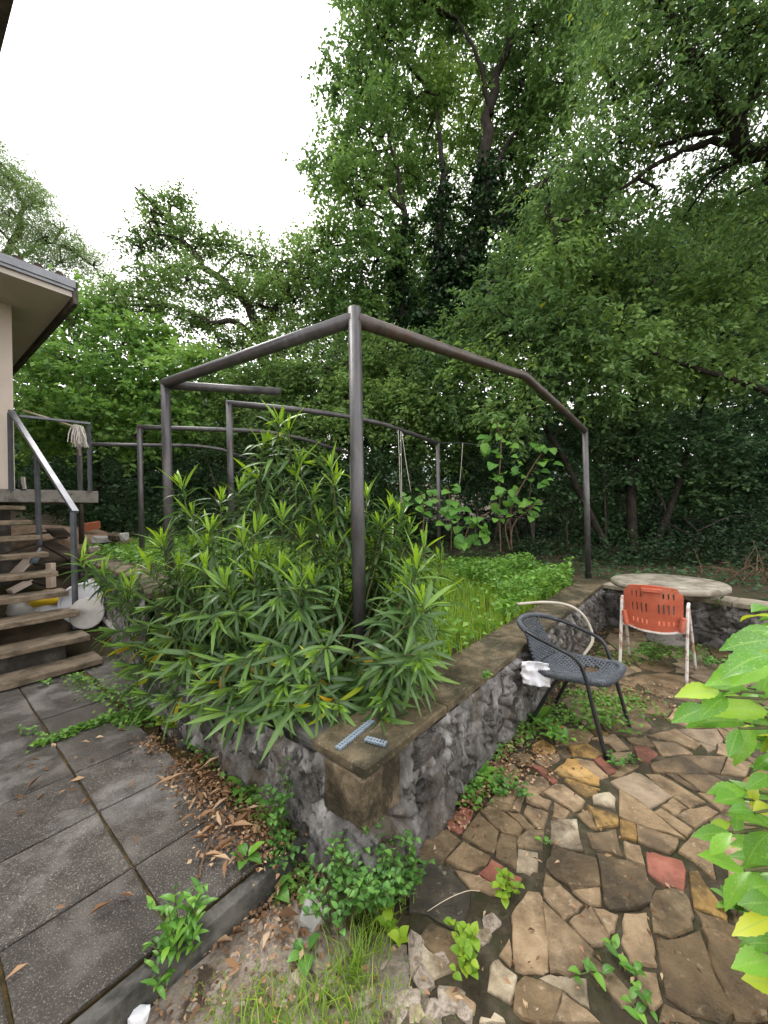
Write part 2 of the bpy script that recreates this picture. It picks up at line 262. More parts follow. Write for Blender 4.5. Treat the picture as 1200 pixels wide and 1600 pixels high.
def slabbox(L,Wd,T,seed,nx=8,ny=3,j=.004):
    """a worn block: bevelled, uneven edges"""
    bm=bmesh.new(); bmesh.ops.create_cube(bm,size=1)
    bmesh.ops.scale(bm,vec=(L,Wd,T),verts=bm.verts)
    bmesh.ops.bevel(bm,geom=bm.edges[:],offset=.006,segments=1,affect='EDGES')
    bmesh.ops.subdivide_edges(bm,edges=[e for e in bm.edges if e.calc_length()>L*.5],cuts=nx,use_grid_fill=True)
    for v in bm.verts:
        q=v.co*9+Vector((seed*5.3,seed,0)); v.co+=Vector((mnoise.noise(q),mnoise.noise(q+Vector((9,0,0))),mnoise.noise(q+Vector((0,9,0)))))*j
    me=bpy.data.meshes.new('block'); bm.to_mesh(me); bm.free(); return me
def frame(p,d,up):
    """matrix whose +Y is d and whose +Z leans to up"""
    y=Vector(d).normalized(); x=y.cross(Vector(up))
    if x.length<1e-5: x=y.orthogonal()
    x.normalize(); z=x.cross(y)
    return Matrix.Translation(Vector(p))@Matrix((x,y,z)).transposed().to_4x4()

# ------------------------------------------------------------------ lie of the land
C0=(-.099,1.466); C1=(-1.776,2.81); C2=(-2.3,3.5); C3=(-3.35,4.45); C4=(-5.2,6.1); R1=(2.868,4.98); B1=(3.746,3.702); B2=(5.6,1.0)
UPPER=[(-.1,1.62),(-1.78,2.96),(-2.26,3.66),(-3.3,4.6),(-5.15,6.25),(-9,8.6),(-60,30),(-60,900),(900,900),(900,-50),(7,-1),(5.75,1.0),(3.9,3.75),(2.87,5.2)]
def height(x,y):
    n=fbm(x*.8,y*.8,3.1)*.04
    if inpoly(x,y,UPPER):
        t=smooth(-.6,-2.8,x)
        h=.43+.47*t+.05*max(0,y-7.5)+n*1.2
        if y>30: h+=.0012*(y-30)**1.6
        if x<-8: h+=.12*min(20,-8-x)
        return h
    h=-.014+n*.22+fbm(x*5,y*5,1)*.007
    if x<-1.2: h=h*(1-smooth(3.1,6.4,y)*smooth(-1.3,-2.2,x))+.93*smooth(3.1,6.4,y)*smooth(-1.3,-2.2,x)
    if x<-7: h+=.1*min(20,-7-x)
    return h
def axis(lo,hi,step,far,g=1.35):
    a=list(np.arange(lo,hi+1e-6,step)); s=step
    while a[-1]<far: s*=g; a.append(a[-1]+s)
    s=step; 
    while a[0]>-far: s*=g; a.insert(0,a[0]-s)
    return a
xs=axis(-6,5,.075,700); ys=axis(.3,9,.075,700)
V=[(x,y,height(x,y)) for y in ys for x in xs]; nx=len(xs)
F=np.array([(j*nx+i,j*nx+i+1,(j+1)*nx+i+1,(j+1)*nx+i) for j in range(len(ys)-1) for i in range(nx-1)])
ground=link('ground',mesh_np('ground',V,F,smooth=True),'ground',kind='structure',label='brown garden soil and forest floor rising to the back')
def hill():
    V=[];n=60;F=[]
    for j in range(8):
        for i in range(n):
            x=-420+840*i/(n-1); h=(62-.05*x+14*fbm(x*.008,0,4))*max(0,1-.04*0)
            V.append((x,230+j*45,-2+h*math.sin(min(1,j/5)*math.pi/2)+4*fbm(x*.03,j,2)))
    for j in range(7):
        for i in range(n-1): F.append((j*n+i,j*n+i+1,(j+1)*n+i+1,(j+1)*n+i))
    link('hill',mesh_np('hill',V,np.array(F),smooth=True),'hill',kind='structure',label='hazy blue grey hillside far behind the trees')
hill()

# ------------------------------------------------------------------ paved patio: every flagstone its own piece
FLAGS="N163,1604 219,1606 314,1711 267,1771 160,1730 111,1626;R284,1791 322,1743 394,1839 417,1882 366,1902 283,1827;N451,1654 483,1717 502,1758 437,1860 334,1736;N503,1787 522,1756 585,1728 620,1774 565,1867 499,1912 452,1881;N276,1586 331,1572 395,1594 428,1626 333,1705 237,1615;R448,1500 478,1499 529,1535 486,1569 432,1617 362,1552;N521,1575 577,1721 510,1739 457,1630;P570,1678 668,1665 713,1757 644,1762 588,1726;W570,1553 604,1566 639,1643 565,1663 524,1567;N549,1891 598,1878 617,1909 543,1951 495,1922;P645,1869 709,1980 701,2003 608,1885;N622,1784 640,1766 676,1773 639,1851 583,1867;P686,1792 716,1769 777,1859 697,1910 662,1856;P785,1876 824,1930 739,2019 704,1938;P881,1914 905,1868 966,1896 999,1936 942,2043 898,2050 815,1995;P847,1830 887,1866 840,1922 787,1831;W842,1650 898,1816 775,1816 720,1695;P910,2182 1016,2254 1031,2297 909,2300 875,2251;Y986,2106 1071,2062 1133,2042 1171,2101 1123,2264 1072,2265 940,2152;Y1000,1987 1029,1959 1092,1984 1120,2011 982,2098 962,2074;R863,2122 887,2061 925,2077 889,2185 837,2215;P315,1495 424,1468 435,1495 357,1540 266,1570;B658,1554 706,1482 826,1498 875,1612 729,1684 703,1649 650,1581;N665,1485 675,1500 637,1551 601,1489;N562,2105 677,2084 749,2151 722,2218 656,2241 556,2183;N771,2220 854,2245 868,2302 755,2305 710,2242;N940,1773 965,1759 977,1867 919,1845;P975,1767 987,1763 1049,1871 990,1897;P1119,2214 1170,2090 1220,2107 1207,2225 1120,2264;R1229,2126 1277,2135 1299,2157 1274,2267 1217,2239;G1289,1874 1361,1908 1458,1952 1417,2105 1377,2125 1210,2061;N1466,1948 1491,1874 1594,1912 1514,2115 1441,2117;N1381,1827 1473,1873 1455,1939 1363,1890;N1416,1757 1603,1844 1583,1884 1484,1865 1385,1826;N1341,1707 1399,1753 1350,1878 1299,1855;N1115,1832 1163,1790 1326,1699 1287,1871 1219,2001;Y1048,1709 1102,1696 1160,1787 1105,1811;P1112,1690 1204,1631 1272,1675 1294,1698 1165,1777;P1010,1611 1063,1582 1099,1665 1048,1693;W1036,1915 1120,1878 1163,1948 1157,1986 1058,1961;Y969,1762 1070,1778 1106,1836 995,1898;N889,1663 996,1620 1048,1754 906,1739;N1280,1591 1297,1509 1425,1686 1393,1728 1249,1635;B1499,2131 1770,2104 1795,2123 1762,2260 1528,2203;N1782,2156 1847,2110 2008,2246 1765,2260;N1854,2108 1963,2081 2102,2187 2012,2238;B1635,1982 1674,1970 1837,2022 1779,2102 1621,2113;B1597,1989 1637,1988 1602,2112 1551,2114;N1626,1856 1692,1874 1672,1967 1609,1968;P1649,2274 1836,2283 1816,2392 1681,2412;P1396,2398 1396,2320 1491,2347 1495,2496 1324,2450;Y1118,2289 1236,2264 1303,2306 1263,2400 1128,2388;P1334,2246 1419,2251 1485,2307 1360,2303;R1483,2242 1532,2220 1633,2295 1619,2357 1533,2359;N1832,2386 1878,2321 1960,2373 1929,2537 1697,2464;N1180,2456 1259,2412 1349,2485 1347,2557 1190,2562;G1994,2397 2030,2348 2148,2425 2200,2529 1931,2538;P1988,2286 2026,2256 2117,2366 2076,2375;P412,1286 400,1231 487,1219 504,1227 579,1450 575,1468 534,1475 441,1387;P511,1222 564,1205 631,1238 678,1276 622,1370 578,1444;P627,1376 690,1405 722,1426 670,1498 603,1493 591,1457;P752,1427 788,1426 822,1489 709,1482;W298,1180 355,1148 395,1210 351,1252 321,1235;P387,1242 394,1250 410,1319 362,1272;W274,1317 302,1303 331,1311 347,1349 284,1360 252,1341;B136,1281 196,1236 221,1262 229,1331 141,1373 103,1333;W56,1217 130,1212 193,1227 100,1312 62,1308;P598,1098 524,1166 467,1100;B361,1130 395,1109 466,1105 526,1172 488,1187 423,1208 385,1185;P184,1133 237,1125 246,1146 179,1187 147,1173;W47,1107 74,1107 94,1123 58,1189 53,1193;W254,1103 324,1102 300,1125 260,1116;P681,1292 720,1296 757,1321 747,1412 728,1412 642,1362;P763,1327 786,1337 828,1385 791,1405 755,1412;P793,1304 782,1243 862,1233 884,1273 910,1332 941,1394 860,1392;P758,1158 776,1127 813,1146 843,1210 786,1219;N925,1334 974,1312 1069,1343 1102,1381 1130,1434 1133,1469 1095,1479 1030,1470 983,1430;N1112,1346 1183,1309 1207,1298 1228,1339 1202,1355 1128,1402;B863,1211 836,1157 873,1114 959,1095 1003,1116 1038,1231 1087,1334 969,1304 922,1315;B1041,1217 995,1094 1082,1093 1158,1169 1187,1224 1207,1295 1105,1339;P652,1202 684,1136 734,1151 707,1209 658,1264 591,1300;N771,1096 884,1094 867,1109 815,1135;K69,1415 139,1404 234,1349 298,1434 308,1481 264,1546 215,1594 81,1600;R1061,1554 1085,1493 1140,1475 1210,1551 1228,1592 1141,1640 1114,1641;B806,1425 818,1404 928,1412 986,1434 1039,1485 1028,1516 1056,1569 1001,1598 893,1633;Y1132,1410 1209,1363 1227,1385 1255,1545 1222,1545;G3350,2257 2894,2334 2691,2053 2796,1595 3089,1537 3362,1773 3456,1945;N2437,2848 2261,2549 2313,2268 2488,2173 2758,2442 2751,2629 2550,2867;G2266,3440 2258,3684 1981,3680 1929,3610 1757,3419 1891,3262;G1132,410 1291,435 1492,515 1369,892 1202,879 942,678;G3042,4461 3022,4501 2878,4568 2759,4415 2891,4229 3080,4303 3055,4448;G2483,4278 2419,3949 2562,3905 2879,4234 2789,4357 2665,4503 2528,4325 2499,4294;B2685,3608 2869,3837 2930,4043 2751,4094 2696,4030 2638,3975;N4320,2286 4055,2041 4315,1957 4562,1990 4655,2073 4704,2144 4481,2311;B4332,1797 4148,1825 4025,1798 4124,1442 4324,1421 4489,1558;B3653,3596 3506,3777 3233,3654 3328,3472 3493,3331 3743,3479;N1792,2571 1835,2779 1624,2856 1496,2724 1466,2525 1591,2447;B3513,2509 3573,2768 3434,3057 3155,3018 2928,2818 2892,2673 3076,2327 3259,2338;N3151,4161 2994,4123 2950,4058 3023,3905 3139,3884 3278,3951 3257,4011 3195,4097;N2335,1314 2392,1058 2654,1027 2941,1075 2909,1351 2757,1408 2535,1408;N3867,2296 4037,2363 4176,2569 4053,2735 3882,2683 3745,2454;Y3085,817 3151,387 3428,498 3540,589 3588,893 3399,1041;N2681,2961 2633,2913 2680,2770 2802,2679 2812,2689 2900,2799 3001,2899 2909,2949;P3951,1370 4129,1369 4093,1518 4066,1615 3998,1709 3878,1702 3769,1663 3781,1427;B3672,3241 3564,3042 3816,2917 3985,2918 3990,3129 3860,3247;P1359,1512 1468,1321 1677,1246 1909,1333 1850,1590 1661,1699 1479,1722;G2964,3166 3086,3134 3333,3377 3169,3614 3070,3657 2735,3614 2752,3355;G2933,3890 2859,3782 2816,3645 2953,3667 3112,3663 3153,3772 3063,3866;G2766,613 2741,807 2532,875 2501,716 2503,596 2680,407;P1403,806 1415,781 1428,726 1542,596 1594,665 1800,1001 1368,981;G3609,2335 3793,2552 3870,2680 3869,2909 3589,2901 3578,2748;B2135,2902 1983,3164 1812,3140 1647,3018 1631,2882 1815,2816 1951,2669 2083,2772;N3631,1537 3817,1709 3888,1800 3860,1945 3601,1948 3579,1841;N3436,2033 3440,2025 3446,1991 3562,1920 3640,1997 3633,2121 3555,2259 3427,2051;N2897,458 2838,541 2697,423 2667,317 2770,319 2807,322 2958,309 2928,401;G3014,669 2833,652 2900,464 2903,462 2904,462 2911,437 3079,392 3111,586;B4523,1742 4780,1583 4903,1875 4851,1935 4813,1998 4618,2028;B3782,1232 3652,1419 3476,1443 3279,1394 3273,1352 3305,1133 3509,1078 3605,1107;R2034,571 1909,904 1667,773 1577,629 1540,352 1818,368;N1794,1938 1606,1751 1805,1689 2001,1585 2119,1892 1970,1983;Y2761,1630 2650,1644 2443,1564 2600,1427 2634,1428 2704,1429 2916,1460;G4454,1629 4581,1526 4576,1706 4540,1721 4533,1725 4439,1842 4390,1733;B1354,1175 1370,1055 1508,996 1667,1003 1777,1062 1749,1193 1585,1269 1479,1310;N2142,3328 2123,3028 2136,3005 2401,2876 2670,3075 2615,3318 2498,3389 2237,3373;B2004,667 2156,407 2316,663 2272,972 1959,1037 1984,727 1995,703;N4534,1390 4617,1450 4567,1525 4467,1527 4377,1456 4236,1267 4497,1357;N2943,1110 3138,1046 3188,1214 3023,1284 2933,1195 2942,1154;B2499,1811 2594,1725 2699,1849 2681,1918 2681,2088 2519,2081 2455,1873;N2194,1961 2291,1817 2441,1859 2424,1954 2437,2038 2324,2172 2228,2139 2177,2003;N3348,1747 3311,1716 3230,1467 3493,1462 3610,1501 3596,1684 3421,1874;N1351,1461 1271,1416 1240,1363 1242,1294 1362,1250 1412,1306 1394,1386 1384,1405;G2803,2994 2945,2962 2989,3152 2902,3194 2869,3224 2655,3340 2698,3121;B495,728 703,699 767,974 617,1069 272,1066 357,883;G4254,1819 4421,1825 4291,1962 4254,1968 4252,1967 4220,1985 4002,2035 4162,1832;Y1980,1989 1980,1988 1998,1972 2128,2031 2083,2127 1936,2058 1867,2006;G2563,1620 2563,1743 2488,1813 2377,1832 2079,1582 2454,1578;N1494,355 1533,369 1538,406 1474,497 1399,468 1273,367;P1977,441 1909,380 2049,344 2064,345 2086,341 2274,337 2107,420 2039,501;P3587,2222 3778,2159 3844,2314 3792,2378 3715,2453 3656,2375 3636,2354;G3987,1893 3988,1998 3991,2137 3873,2110 3772,2004 3899,1930;Y931,688 910,862 778,785 729,615 838,558 995,573;B3887,2802 3900,2734 4130,2737 4054,2927 3929,2886 3887,2855 3889,2830;N898,867 1100,902 819,1089 817,1087 805,1092 715,1018;G1351,2597 1596,2841 1625,2909 1632,2971 1573,3192 1445,3032 1355,2930;N1960,1148 2146,1226 2338,1361 2125,1553 1967,1578 1924,1408;R4154,2518 4130,2489 4086,2310 4255,2305 4494,2437 4433,2517 4291,2705 4163,2535;N1925,3245 2041,3128 2131,3214 2128,3233 2128,3233 2137,3280 2104,3333;P2924,2599 2778,2684 2730,2724 2726,2665 2742,2654 2744,2652 2856,2414;N2061,1667 2271,1754 2278,1830 2267,1838 2267,1842 2125,1880;G1950,1168 1758,930 1758,930 1758,930 1720,810 1785,848 1956,950;B2283,1564 2114,1568 2225,1492 2326,1397 2452,1413 2350,1567;B3139,1342 3228,1437 3213,1538 3137,1535 3018,1538 3022,1384;N2815,925 2741,1036 2671,1020 2607,1027 2513,1020 2614,858 2745,827;G3161,4172 3218,4219 3174,4269 3168,4279 3096,4309 3018,4262 3098,4190;N2570,2089 2613,2095 2672,2093 2759,2158 2754,2287 2581,2254 2532,2204 2407,2101;G3955,2138 4118,2180 4078,2255 3887,2269 3834,2210 3749,2111 3933,2134 3943,2138;N2094,2125 2102,2111 2145,1986 2198,2087 2201,2188 2142,2267;N3558,3039 3558,3039 3519,3100 3432,3067 3520,2982 3552,2962 3605,2979;B2964,2525 2943,2557 2930,2592 2917,2550 2909,2537 2880,2410 2979,2375;Y1218,2581 1175,2678 1109,2630 1106,2623 1093,2611 1075,2593 1090,2516 1160,2548;Y3641,941 3593,810 3648,709 3776,778 3856,842 3904,956 3790,1087 3724,1062;N2374,659 2314,591 2351,460 2460,426 2523,418 2559,517 2505,569 2470,670;R2303,331 2360,333 2473,323 2479,410 2378,442 2299,480 2190,407;N3539,2542 3443,2407 3506,2354 3587,2308 3593,2437 3590,2443 3582,2581;B2571,3668 2393,3625 2357,3505 2496,3404 2666,3482 2685,3582;B2503,3862 2406,3881 2296,3847 2266,3695 2361,3657 2505,3725;B2110,2263 2180,2272 2267,2387 2249,2484 2226,2568 2163,2430 2148,2418;N4645,1472 4666,1494 4675,1503 4719,1531 4701,1620 4643,1642 4587,1579 4593,1502;B3311,2275 3418,2240 3435,2368 3286,2335 3155,2319 3288,2278;B3494,3783 3521,3787 3508,3802 3494,3828 3357,3949 3228,3706 3492,3781;B2960,413 2950,358 2950,358 2951,338 3090,307 3029,398;G2529,3876 2518,3834 2518,3828 2516,3815 2591,3723 2609,3773 2598,3847 2589,3917;G2691,3509 2615,3425 2722,3380 2743,3478 2743,3478 2743,3478;P2178,2555 2248,2582 2318,2695 2232,2775 2132,2802 1969,2650 2029,2556 2121,2556;N3622,1458 3716,1396 3772,1498 3767,1508 3768,1508 3757,1621 3685,1553;N2795,4133 2781,4119 2790,4093 2803,4090 2922,4060 2931,4151 2838,4187;N2428,2158 2409,2202 2401,2205 2390,2211 2373,2224 2266,2192 2367,2161 2386,2136;N1963,1053 1989,1039 2032,1030 2170,1036 2143,1133 2009,1159 1957,1132;Y2842,2405 2834,2422 2766,2485 2764,2423 2724,2387 2724,2325 2822,2286 2868,2341;N1238,2111 1292,2101 1292,2101 1447,2187 1353,2218 1271,2122;N3628,1109 3688,1028 3705,1055 3746,1087 3794,1148 3753,1198 3709,1163 3661,1129;P4047,997 4085,1025 4114,1126 4017,1152 3930,1157 3911,942;N3039,986 2957,1010 2842,937 2765,840 2759,736 2871,698 2982,747 3027,828;G1852,3293 1809,3350 1705,3343 1712,3242 1778,3165 1880,3159 1874,3259;Y1412,2606 1367,2581 1363,2497 1365,2469 1392,2481 1406,2482 1460,2509;Y2998,676 3097,676 3075,818 2968,730 2947,725 2932,668;G3739,1309 3752,1285 3927,1204 3913,1347 3816,1405 3730,1409 3734,1313;N3198,979 3264,1041 3192,1071 3165,1043 3108,1045 3132,973 3168,970;N4001,1163 4013,1161 4165,1239 4064,1346 3936,1204 3956,1160;P2199,1045 2295,951 2311,858 2492,865 2493,992 2382,1032 2315,1133;B3608,3373 3517,3303 3482,3157 3631,3175 3647,3210 3659,3237 3771,3345 3663,3395;N2601,478 2563,501 2553,471 2564,328 2670,408 2609,469;N4406,2384 4406,2384 4400,2382 4370,2302 4462,2317 4549,2360 4414,2390;N1057,951 1091,927 1209,914 1184,1041 1108,1094 956,1055 1033,964;N2359,2828 2310,2828 2283,2758 2315,2733 2322,2685 2350,2740 2358,2751;P3996,1927 3996,1905 3894,1750 4050,1813 4097,1903 4050,1958 3991,2016;N3428,2238 3377,2234 3394,2190 3450,2117 3477,2166 3525,2239 3524,2307;N1545,2446 1545,2395 1637,2350 1661,2368 1661,2381 1663,2387 1685,2472 1648,2447;G3229,4061 3336,4007 3316,4078 3272,4137 3232,4182 3187,4114 3213,4084 3222,4076;Y1833,1661 1867,1560 1869,1546 1923,1445 1956,1569 1927,1613;N4135,1438 4135,1438 4126,1424 4215,1263 4260,1359 4135,1438 4135,1438;G3215,3138 3177,3179 3067,3121 3029,3134 3007,3091 2988,3023 3012,2967 3113,3034;N4434,1855 4524,1830 4569,1960 4485,1974 4484,1974 4484,1974 4439,1972;R2528,1485 2415,1484 2462,1420 2552,1418 2534,1481 2528,1485 2528,1485;B2503,778 2516,827 2491,856 2416,853 2313,757 2326,665 2453,678 2498,740;N1717,1882 1601,1833 1570,1818 1523,1801 1493,1736 1584,1719 1613,1772 1628,1784;P2605,1635 2632,1647 2728,1637 2727,1727 2617,1742 2597,1714 2572,1719 2572,1658;N3640,2091 3724,2010 3750,2162 3687,2178 3593,2212 3642,2124;Y1348,1161 1228,1221 1122,1120 1195,1033 1194,1017 1254,896 1335,973;Y3912,1102 3915,1119 3929,1176 3817,1233 3801,1120 3841,1062 3892,1000;N4117,1123 4117,1123 4117,1123 4136,1069 4268,1166 4162,1228;B2333,1285 2278,1307 2226,1273 2211,1179 2301,1132 2344,1238;G2538,2955 2526,2949 2496,2901 2597,2858 2621,2961 2558,2974;P710,2052 778,1992 819,2007 834,2020 866,2036 873,2070 860,2109 774,2121;G3811,3257 3901,3241 3852,3303 3806,3374 3762,3308 3781,3252;N3616,2992 3686,2907 3728,2914 3743,2913 3769,2910 3754,2938 3738,2945 3702,2968;P1506,543 1537,489 1563,578 1562,579 1564,580 1555,595 1489,592;N1298,418 1176,407 1182,363 1195,364 1198,360 1266,369;N4294,2319 4251,2291 4159,2258 4167,2199 4258,2235 4265,2248 4282,2257;N3747,2007 3650,2015 3641,1968 3673,1956 3673,1956 3766,1949;N3075,3859 3107,3834 3107,3832 3206,3785 3206,3890 3115,3878;G1942,2298 2016,2328 2011,2361 1998,2377 1962,2393 1962,2366;N4615,2268 4581,2326 4533,2278 4592,2240 4609,2226 4657,2184 4628,2253 4616,2261;R3677,1011 3659,1050 3634,1090 3584,1091 3487,1066 3546,1003 3652,972;N4368,1960 4368,1927 4404,1856 4432,1932 4428,1942 4431,1947 4426,1962;P4494,1781 4503,1777 4503,1776 4520,1763 4526,1779 4543,1816 4468,1825;N3116,3660 3134,3654 3166,3642 3218,3618 3198,3659 3197,3685 3170,3710 3150,3699;Y890,2329 954,2309 1026,2323 1041,2387 1005,2455 913,2398;P4006,2142 3997,2127 4000,2119 3995,2102 4076,2074 4139,2154;G3443,3080 3453,3084 3501,3096 3508,3131 3448,3158 3387,3140 3347,3115 3404,3058;N4958,1731 4953,1795 4929,1832 4885,1812 4870,1772 4844,1723 4922,1701;N4280,1339 4323,1398 4274,1419 4254,1419 4162,1433 4232,1388;B2140,3690 2236,3709 2191,3777 2106,3822 2047,3752 2024,3684 2108,3691;N2782,4569 2862,4554 2876,4581 2954,4589 2890,4672 2813,4664;G2417,3991 2428,4105 2330,4096 2330,4089 2325,4089 2316,3979;Y2453,2097 2453,2097 2412,2082 2440,2047 2460,2026 2503,2061 2453,2097 2453,2097;G1383,2622 1410,2613 1445,2568 1472,2634 1462,2704 1411,2643;N1595,3216 1587,3160 1595,3149 1594,3145 1629,3060 1680,3130 1659,3185;Y3285,1176 3281,1219 3276,1249 3188,1235 3197,1178 3226,1129 3287,1117;N2247,4004 2243,3996 2243,3996 2195,3853 2294,3931 2308,4003;B4777,2054 4725,2113 4719,2121 4706,2133 4691,2110 4677,2044 4718,2023;G1726,3217 1718,3228 1681,3182 1684,3120 1750,3123 1738,3202 1732,3205;G2552,387 2487,413 2484,346 2485,326 2516,327 2547,322;G2649,3057 2649,3057 2648,3057 2620,2971 2704,2976 2735,3027 2662,3067;Y2815,2484 2804,2502 2796,2529 2762,2520 2766,2494 2784,2482 2836,2444;G3266,3817 3281,3848 3293,3873 3314,3907 3300,3971 3242,3909 3210,3896 3229,3876;P3949,1852 3936,1909 3912,1915 3904,1918 3872,1942 3878,1902 3881,1871 3924,1832;G3216,1382 3146,1326 3131,1285 3154,1239 3211,1248 3239,1274 3260,1353;B2930,4084 2976,4108 2983,4124 3050,4176 3017,4201 2955,4187 2939,4128;G1257,1280 1241,1284 1222,1311 1210,1271 1179,1205 1237,1227 1292,1220;P1166,2542 1112,2515 1055,2386 1142,2399 1183,2403 1249,2416 1172,2460;B3158,877 3202,952 3162,961 3089,945 3074,872 3141,862 3150,874 3151,877;W778,581 747,595 695,630 657,588 723,552 729,550 754,533;G1705,3255 1661,3295 1610,3230 1665,3195 1680,3194 1687,3205;P651,2080 610,2038 607,2035 537,1963 621,1918 663,1971 717,2037;Y3103,1346 3094,1348 3042,1374 2986,1329 3096,1263 3128,1303 3149,1337;Y3226,327 3242,346 3253,357 3282,373 3294,426 3249,417 3200,397 3160,352;B3306,3966 3306,3966 3306,3966 3327,3907 3345,3947 3377,3965 3323,4002 3273,4029;G3220,3557 3284,3504 3259,3582 3253,3596 3210,3616 3205,3575;N2319,3453 2349,3498 2319,3618 2266,3494 2266,3494 2266,3494 2271,3453;G2471,3652 2489,3688 2432,3687 2429,3684 2429,3684 2374,3654 2431,3645;P3577,1820 3581,1899 3528,1929 3518,1941 3460,1934 3492,1834;N3061,958 3094,954 3097,957 3106,955 3113,974 3087,1009 3040,996;G3316,3277 3226,3260 3193,3227 3205,3163 3277,3094 3321,3150;N4842,1703 4791,1606 4791,1606 4787,1590 4797,1602 4885,1664;Y2789,1028 2829,950 2913,993 2925,1001 2944,1010 3013,1074 2917,1061 2884,1056;N3187,1134 3216,1073 3242,1065 3255,1058 3310,1026 3363,1093 3316,1115 3240,1112;N3580,1780 3548,1815 3522,1820 3485,1810 3527,1773 3543,1749;N1778,1927 1747,1984 1689,1965 1696,1903 1735,1887 1739,1893 1749,1906;G2808,3285 2756,3345 2756,3345 2756,3345 2670,3338 2747,3301;Y3556,597 3579,621 3619,645 3557,680 3557,642 3557,633;N3983,1365 3946,1361 3924,1371 3923,1344 3924,1335 3923,1290 3998,1288 4024,1315;B3805,3395 3776,3425 3768,3438 3731,3461 3700,3387 3749,3366;G1049,2339 1028,2304 1044,2294 1060,2274 1100,2283 1100,2316 1107,2358 1109,2368;G1781,1260 1817,1224 1855,1190 1918,1174 1946,1201 1933,1265 1894,1319 1862,1305;N2172,1877 2182,1963 2177,1979 2154,1988 2062,1935 2121,1902;B4047,3049 4027,3078 3991,3105 3998,3042 3996,3039 4010,2949;W527,1208 509,1213 468,1204 537,1171 585,1133 612,1199 530,1205"
PATIO=[(.02,1.30),(.22,1.68),(2.84,4.80),(3.75,3.60),(5.1,1.7),(3.4,.1),(1.0,.2),(.6,.5),(.35,.75),(.12,1.0)]
V=[(x,y,-.004) for x,y in PATIO]+[(x,y,-.05) for x,y in PATIO]; n=len(PATIO)
patio=link('flagstone_patio',mesh_py('patio_bed',V,[tuple(range(n))[::-1] if False else tuple(range(n))]+[(i,i+n,(i+1)%n+n,(i+1)%n) for i in range(n)]),'mortar',kind='structure',label='crazy paved patio of brown flagstones with dark joints')
bm=bmesh.new(); bm.from_mesh(patio.data); bmesh.ops.recalc_face_normals(bm,faces=bm.faces); bm.to_mesh(patio.data); bm.free()
for si,q in enumerate(FLAGS.split(';')):
    P=[Vector((float(t.split(',')[0])/1000,float(t.split(',')[1])/1000,0)) for t in q[1:].split()]
    rr=random.Random(si); ring=[]; c=sum(P,Vector())/len(P); P=[p+(p-c).normalized()*.0045 for p in P]
    for i,p in enumerate(P):
        e=P[(i+1)%len(P)]; ring.append(p); L=(e-p).length
        for k in range(1,3 if L>.09 else 2):
            t=k/(3 if L>.09 else 2); ring.append(p.lerp(e,t)+Vector((rr.gauss(0,.0035),rr.gauss(0,.0035),0)))
    top=.003+rr.random()*.006; tx,ty=rr.gauss(0,.012),rr.gauss(0,.012); n=len(ring); V=[]
    for lvl,(ins,z) in enumerate(((0,-.03),(0,top-.006),(.0035,top))):
        for p in ring:
            d=(c-p); L=d.length; g=p+d*(ins/max(L,.02)); V.append((g.x,g.y,z+((g.x-c.x)*tx+(g.y-c.y)*ty if lvl else 0)+(rr.gauss(0,.0012) if lvl==2 else 0)))
    F=[(l*n+i,l*n+(i+1)%n,(l+1)*n+(i+1)%n,(l+1)*n+i) for l in range(2) for i in range(n)]+[tuple(2*n+i for i in range(n))]
    link('flagstone',mesh_py('flagstone',V,F),'flag'+q[0],patio)

RB=[(-.62,1.36),(-.40,1.50),(-.05,1.36),(.12,1.28),(.16,1.0),(.4,.74),(.75,.5),(.8,.2),(-1.6,.2),(-1.3,.6)]
gx=np.arange(-1.6,.8,.03); gy=np.arange(.2,1.55,.03); ok={}; V=[]; F=[]
for i,x in enumerate(gx):
    for j,y in enumerate(gy):
        if inpoly(x,y,RB): ok[i,j]=len(V); V.append((x,y,.002+.012*fbm(x*7,y*7,2)))
for (i,j) in list(ok):
    q=[(i,j),(i+1,j),(i+1,j+1),(i,j+1)]
    if all(k in ok for k in q): F.append([ok[k] for k in q])
link('rubble_bed',mesh_np('rubble_bed',V,np.array(F),smooth=True),'rubblebed',kind='structure',label='crumbled pale concrete and soil between the terrace kerb and patio')
# ------------------------------------------------------------------ raised terrace of pebble slabs on the left
E1=Vector((-.78,.626,0)).normalized(); E2=Vector((.64,.768,0)).normalized(); O=Vector((-1.031,1.512,0))
rows=[-.384,0,.457,.893,1.33,1.77,2.21,2.65,3.1]; cols=[-2.9,-2.45,-2.0,-1.55,-1.18,-.78,-.38,0,.40,.80,1.2,1.6]
TERR=[O+E1*-.38+E2*-3.2,O+E1*-.38+E2*.52,O+E1*.0+E2*.60,O+E1*.9+E2*.42,O+E1*1.6+E2*.72,O+E1*2.3+E2*1.1,O+E1*3.3+E2*1.2,O+E1*3.3+E2*-3.2]
V=[(p.x,p.y,.088) for p in TERR]+[(p.x,p.y,-.1) for p in TERR]; n=len(TERR)
terr=link('terrace',mesh_py('terrace_bed',V,[tuple(range(n))]+[(i,i+n,(i+1)%n+n,(i+1)%n) for i in range(n)]),'moss',kind='structure',label='raised terrace of dark exposed pebble slabs left of the planter')
bm=bmesh.new(); bm.from_mesh(terr.data); bmesh.ops.recalc_face_normals(bm,faces=bm.faces); bm.to_mesh(terr.data); bm.free()
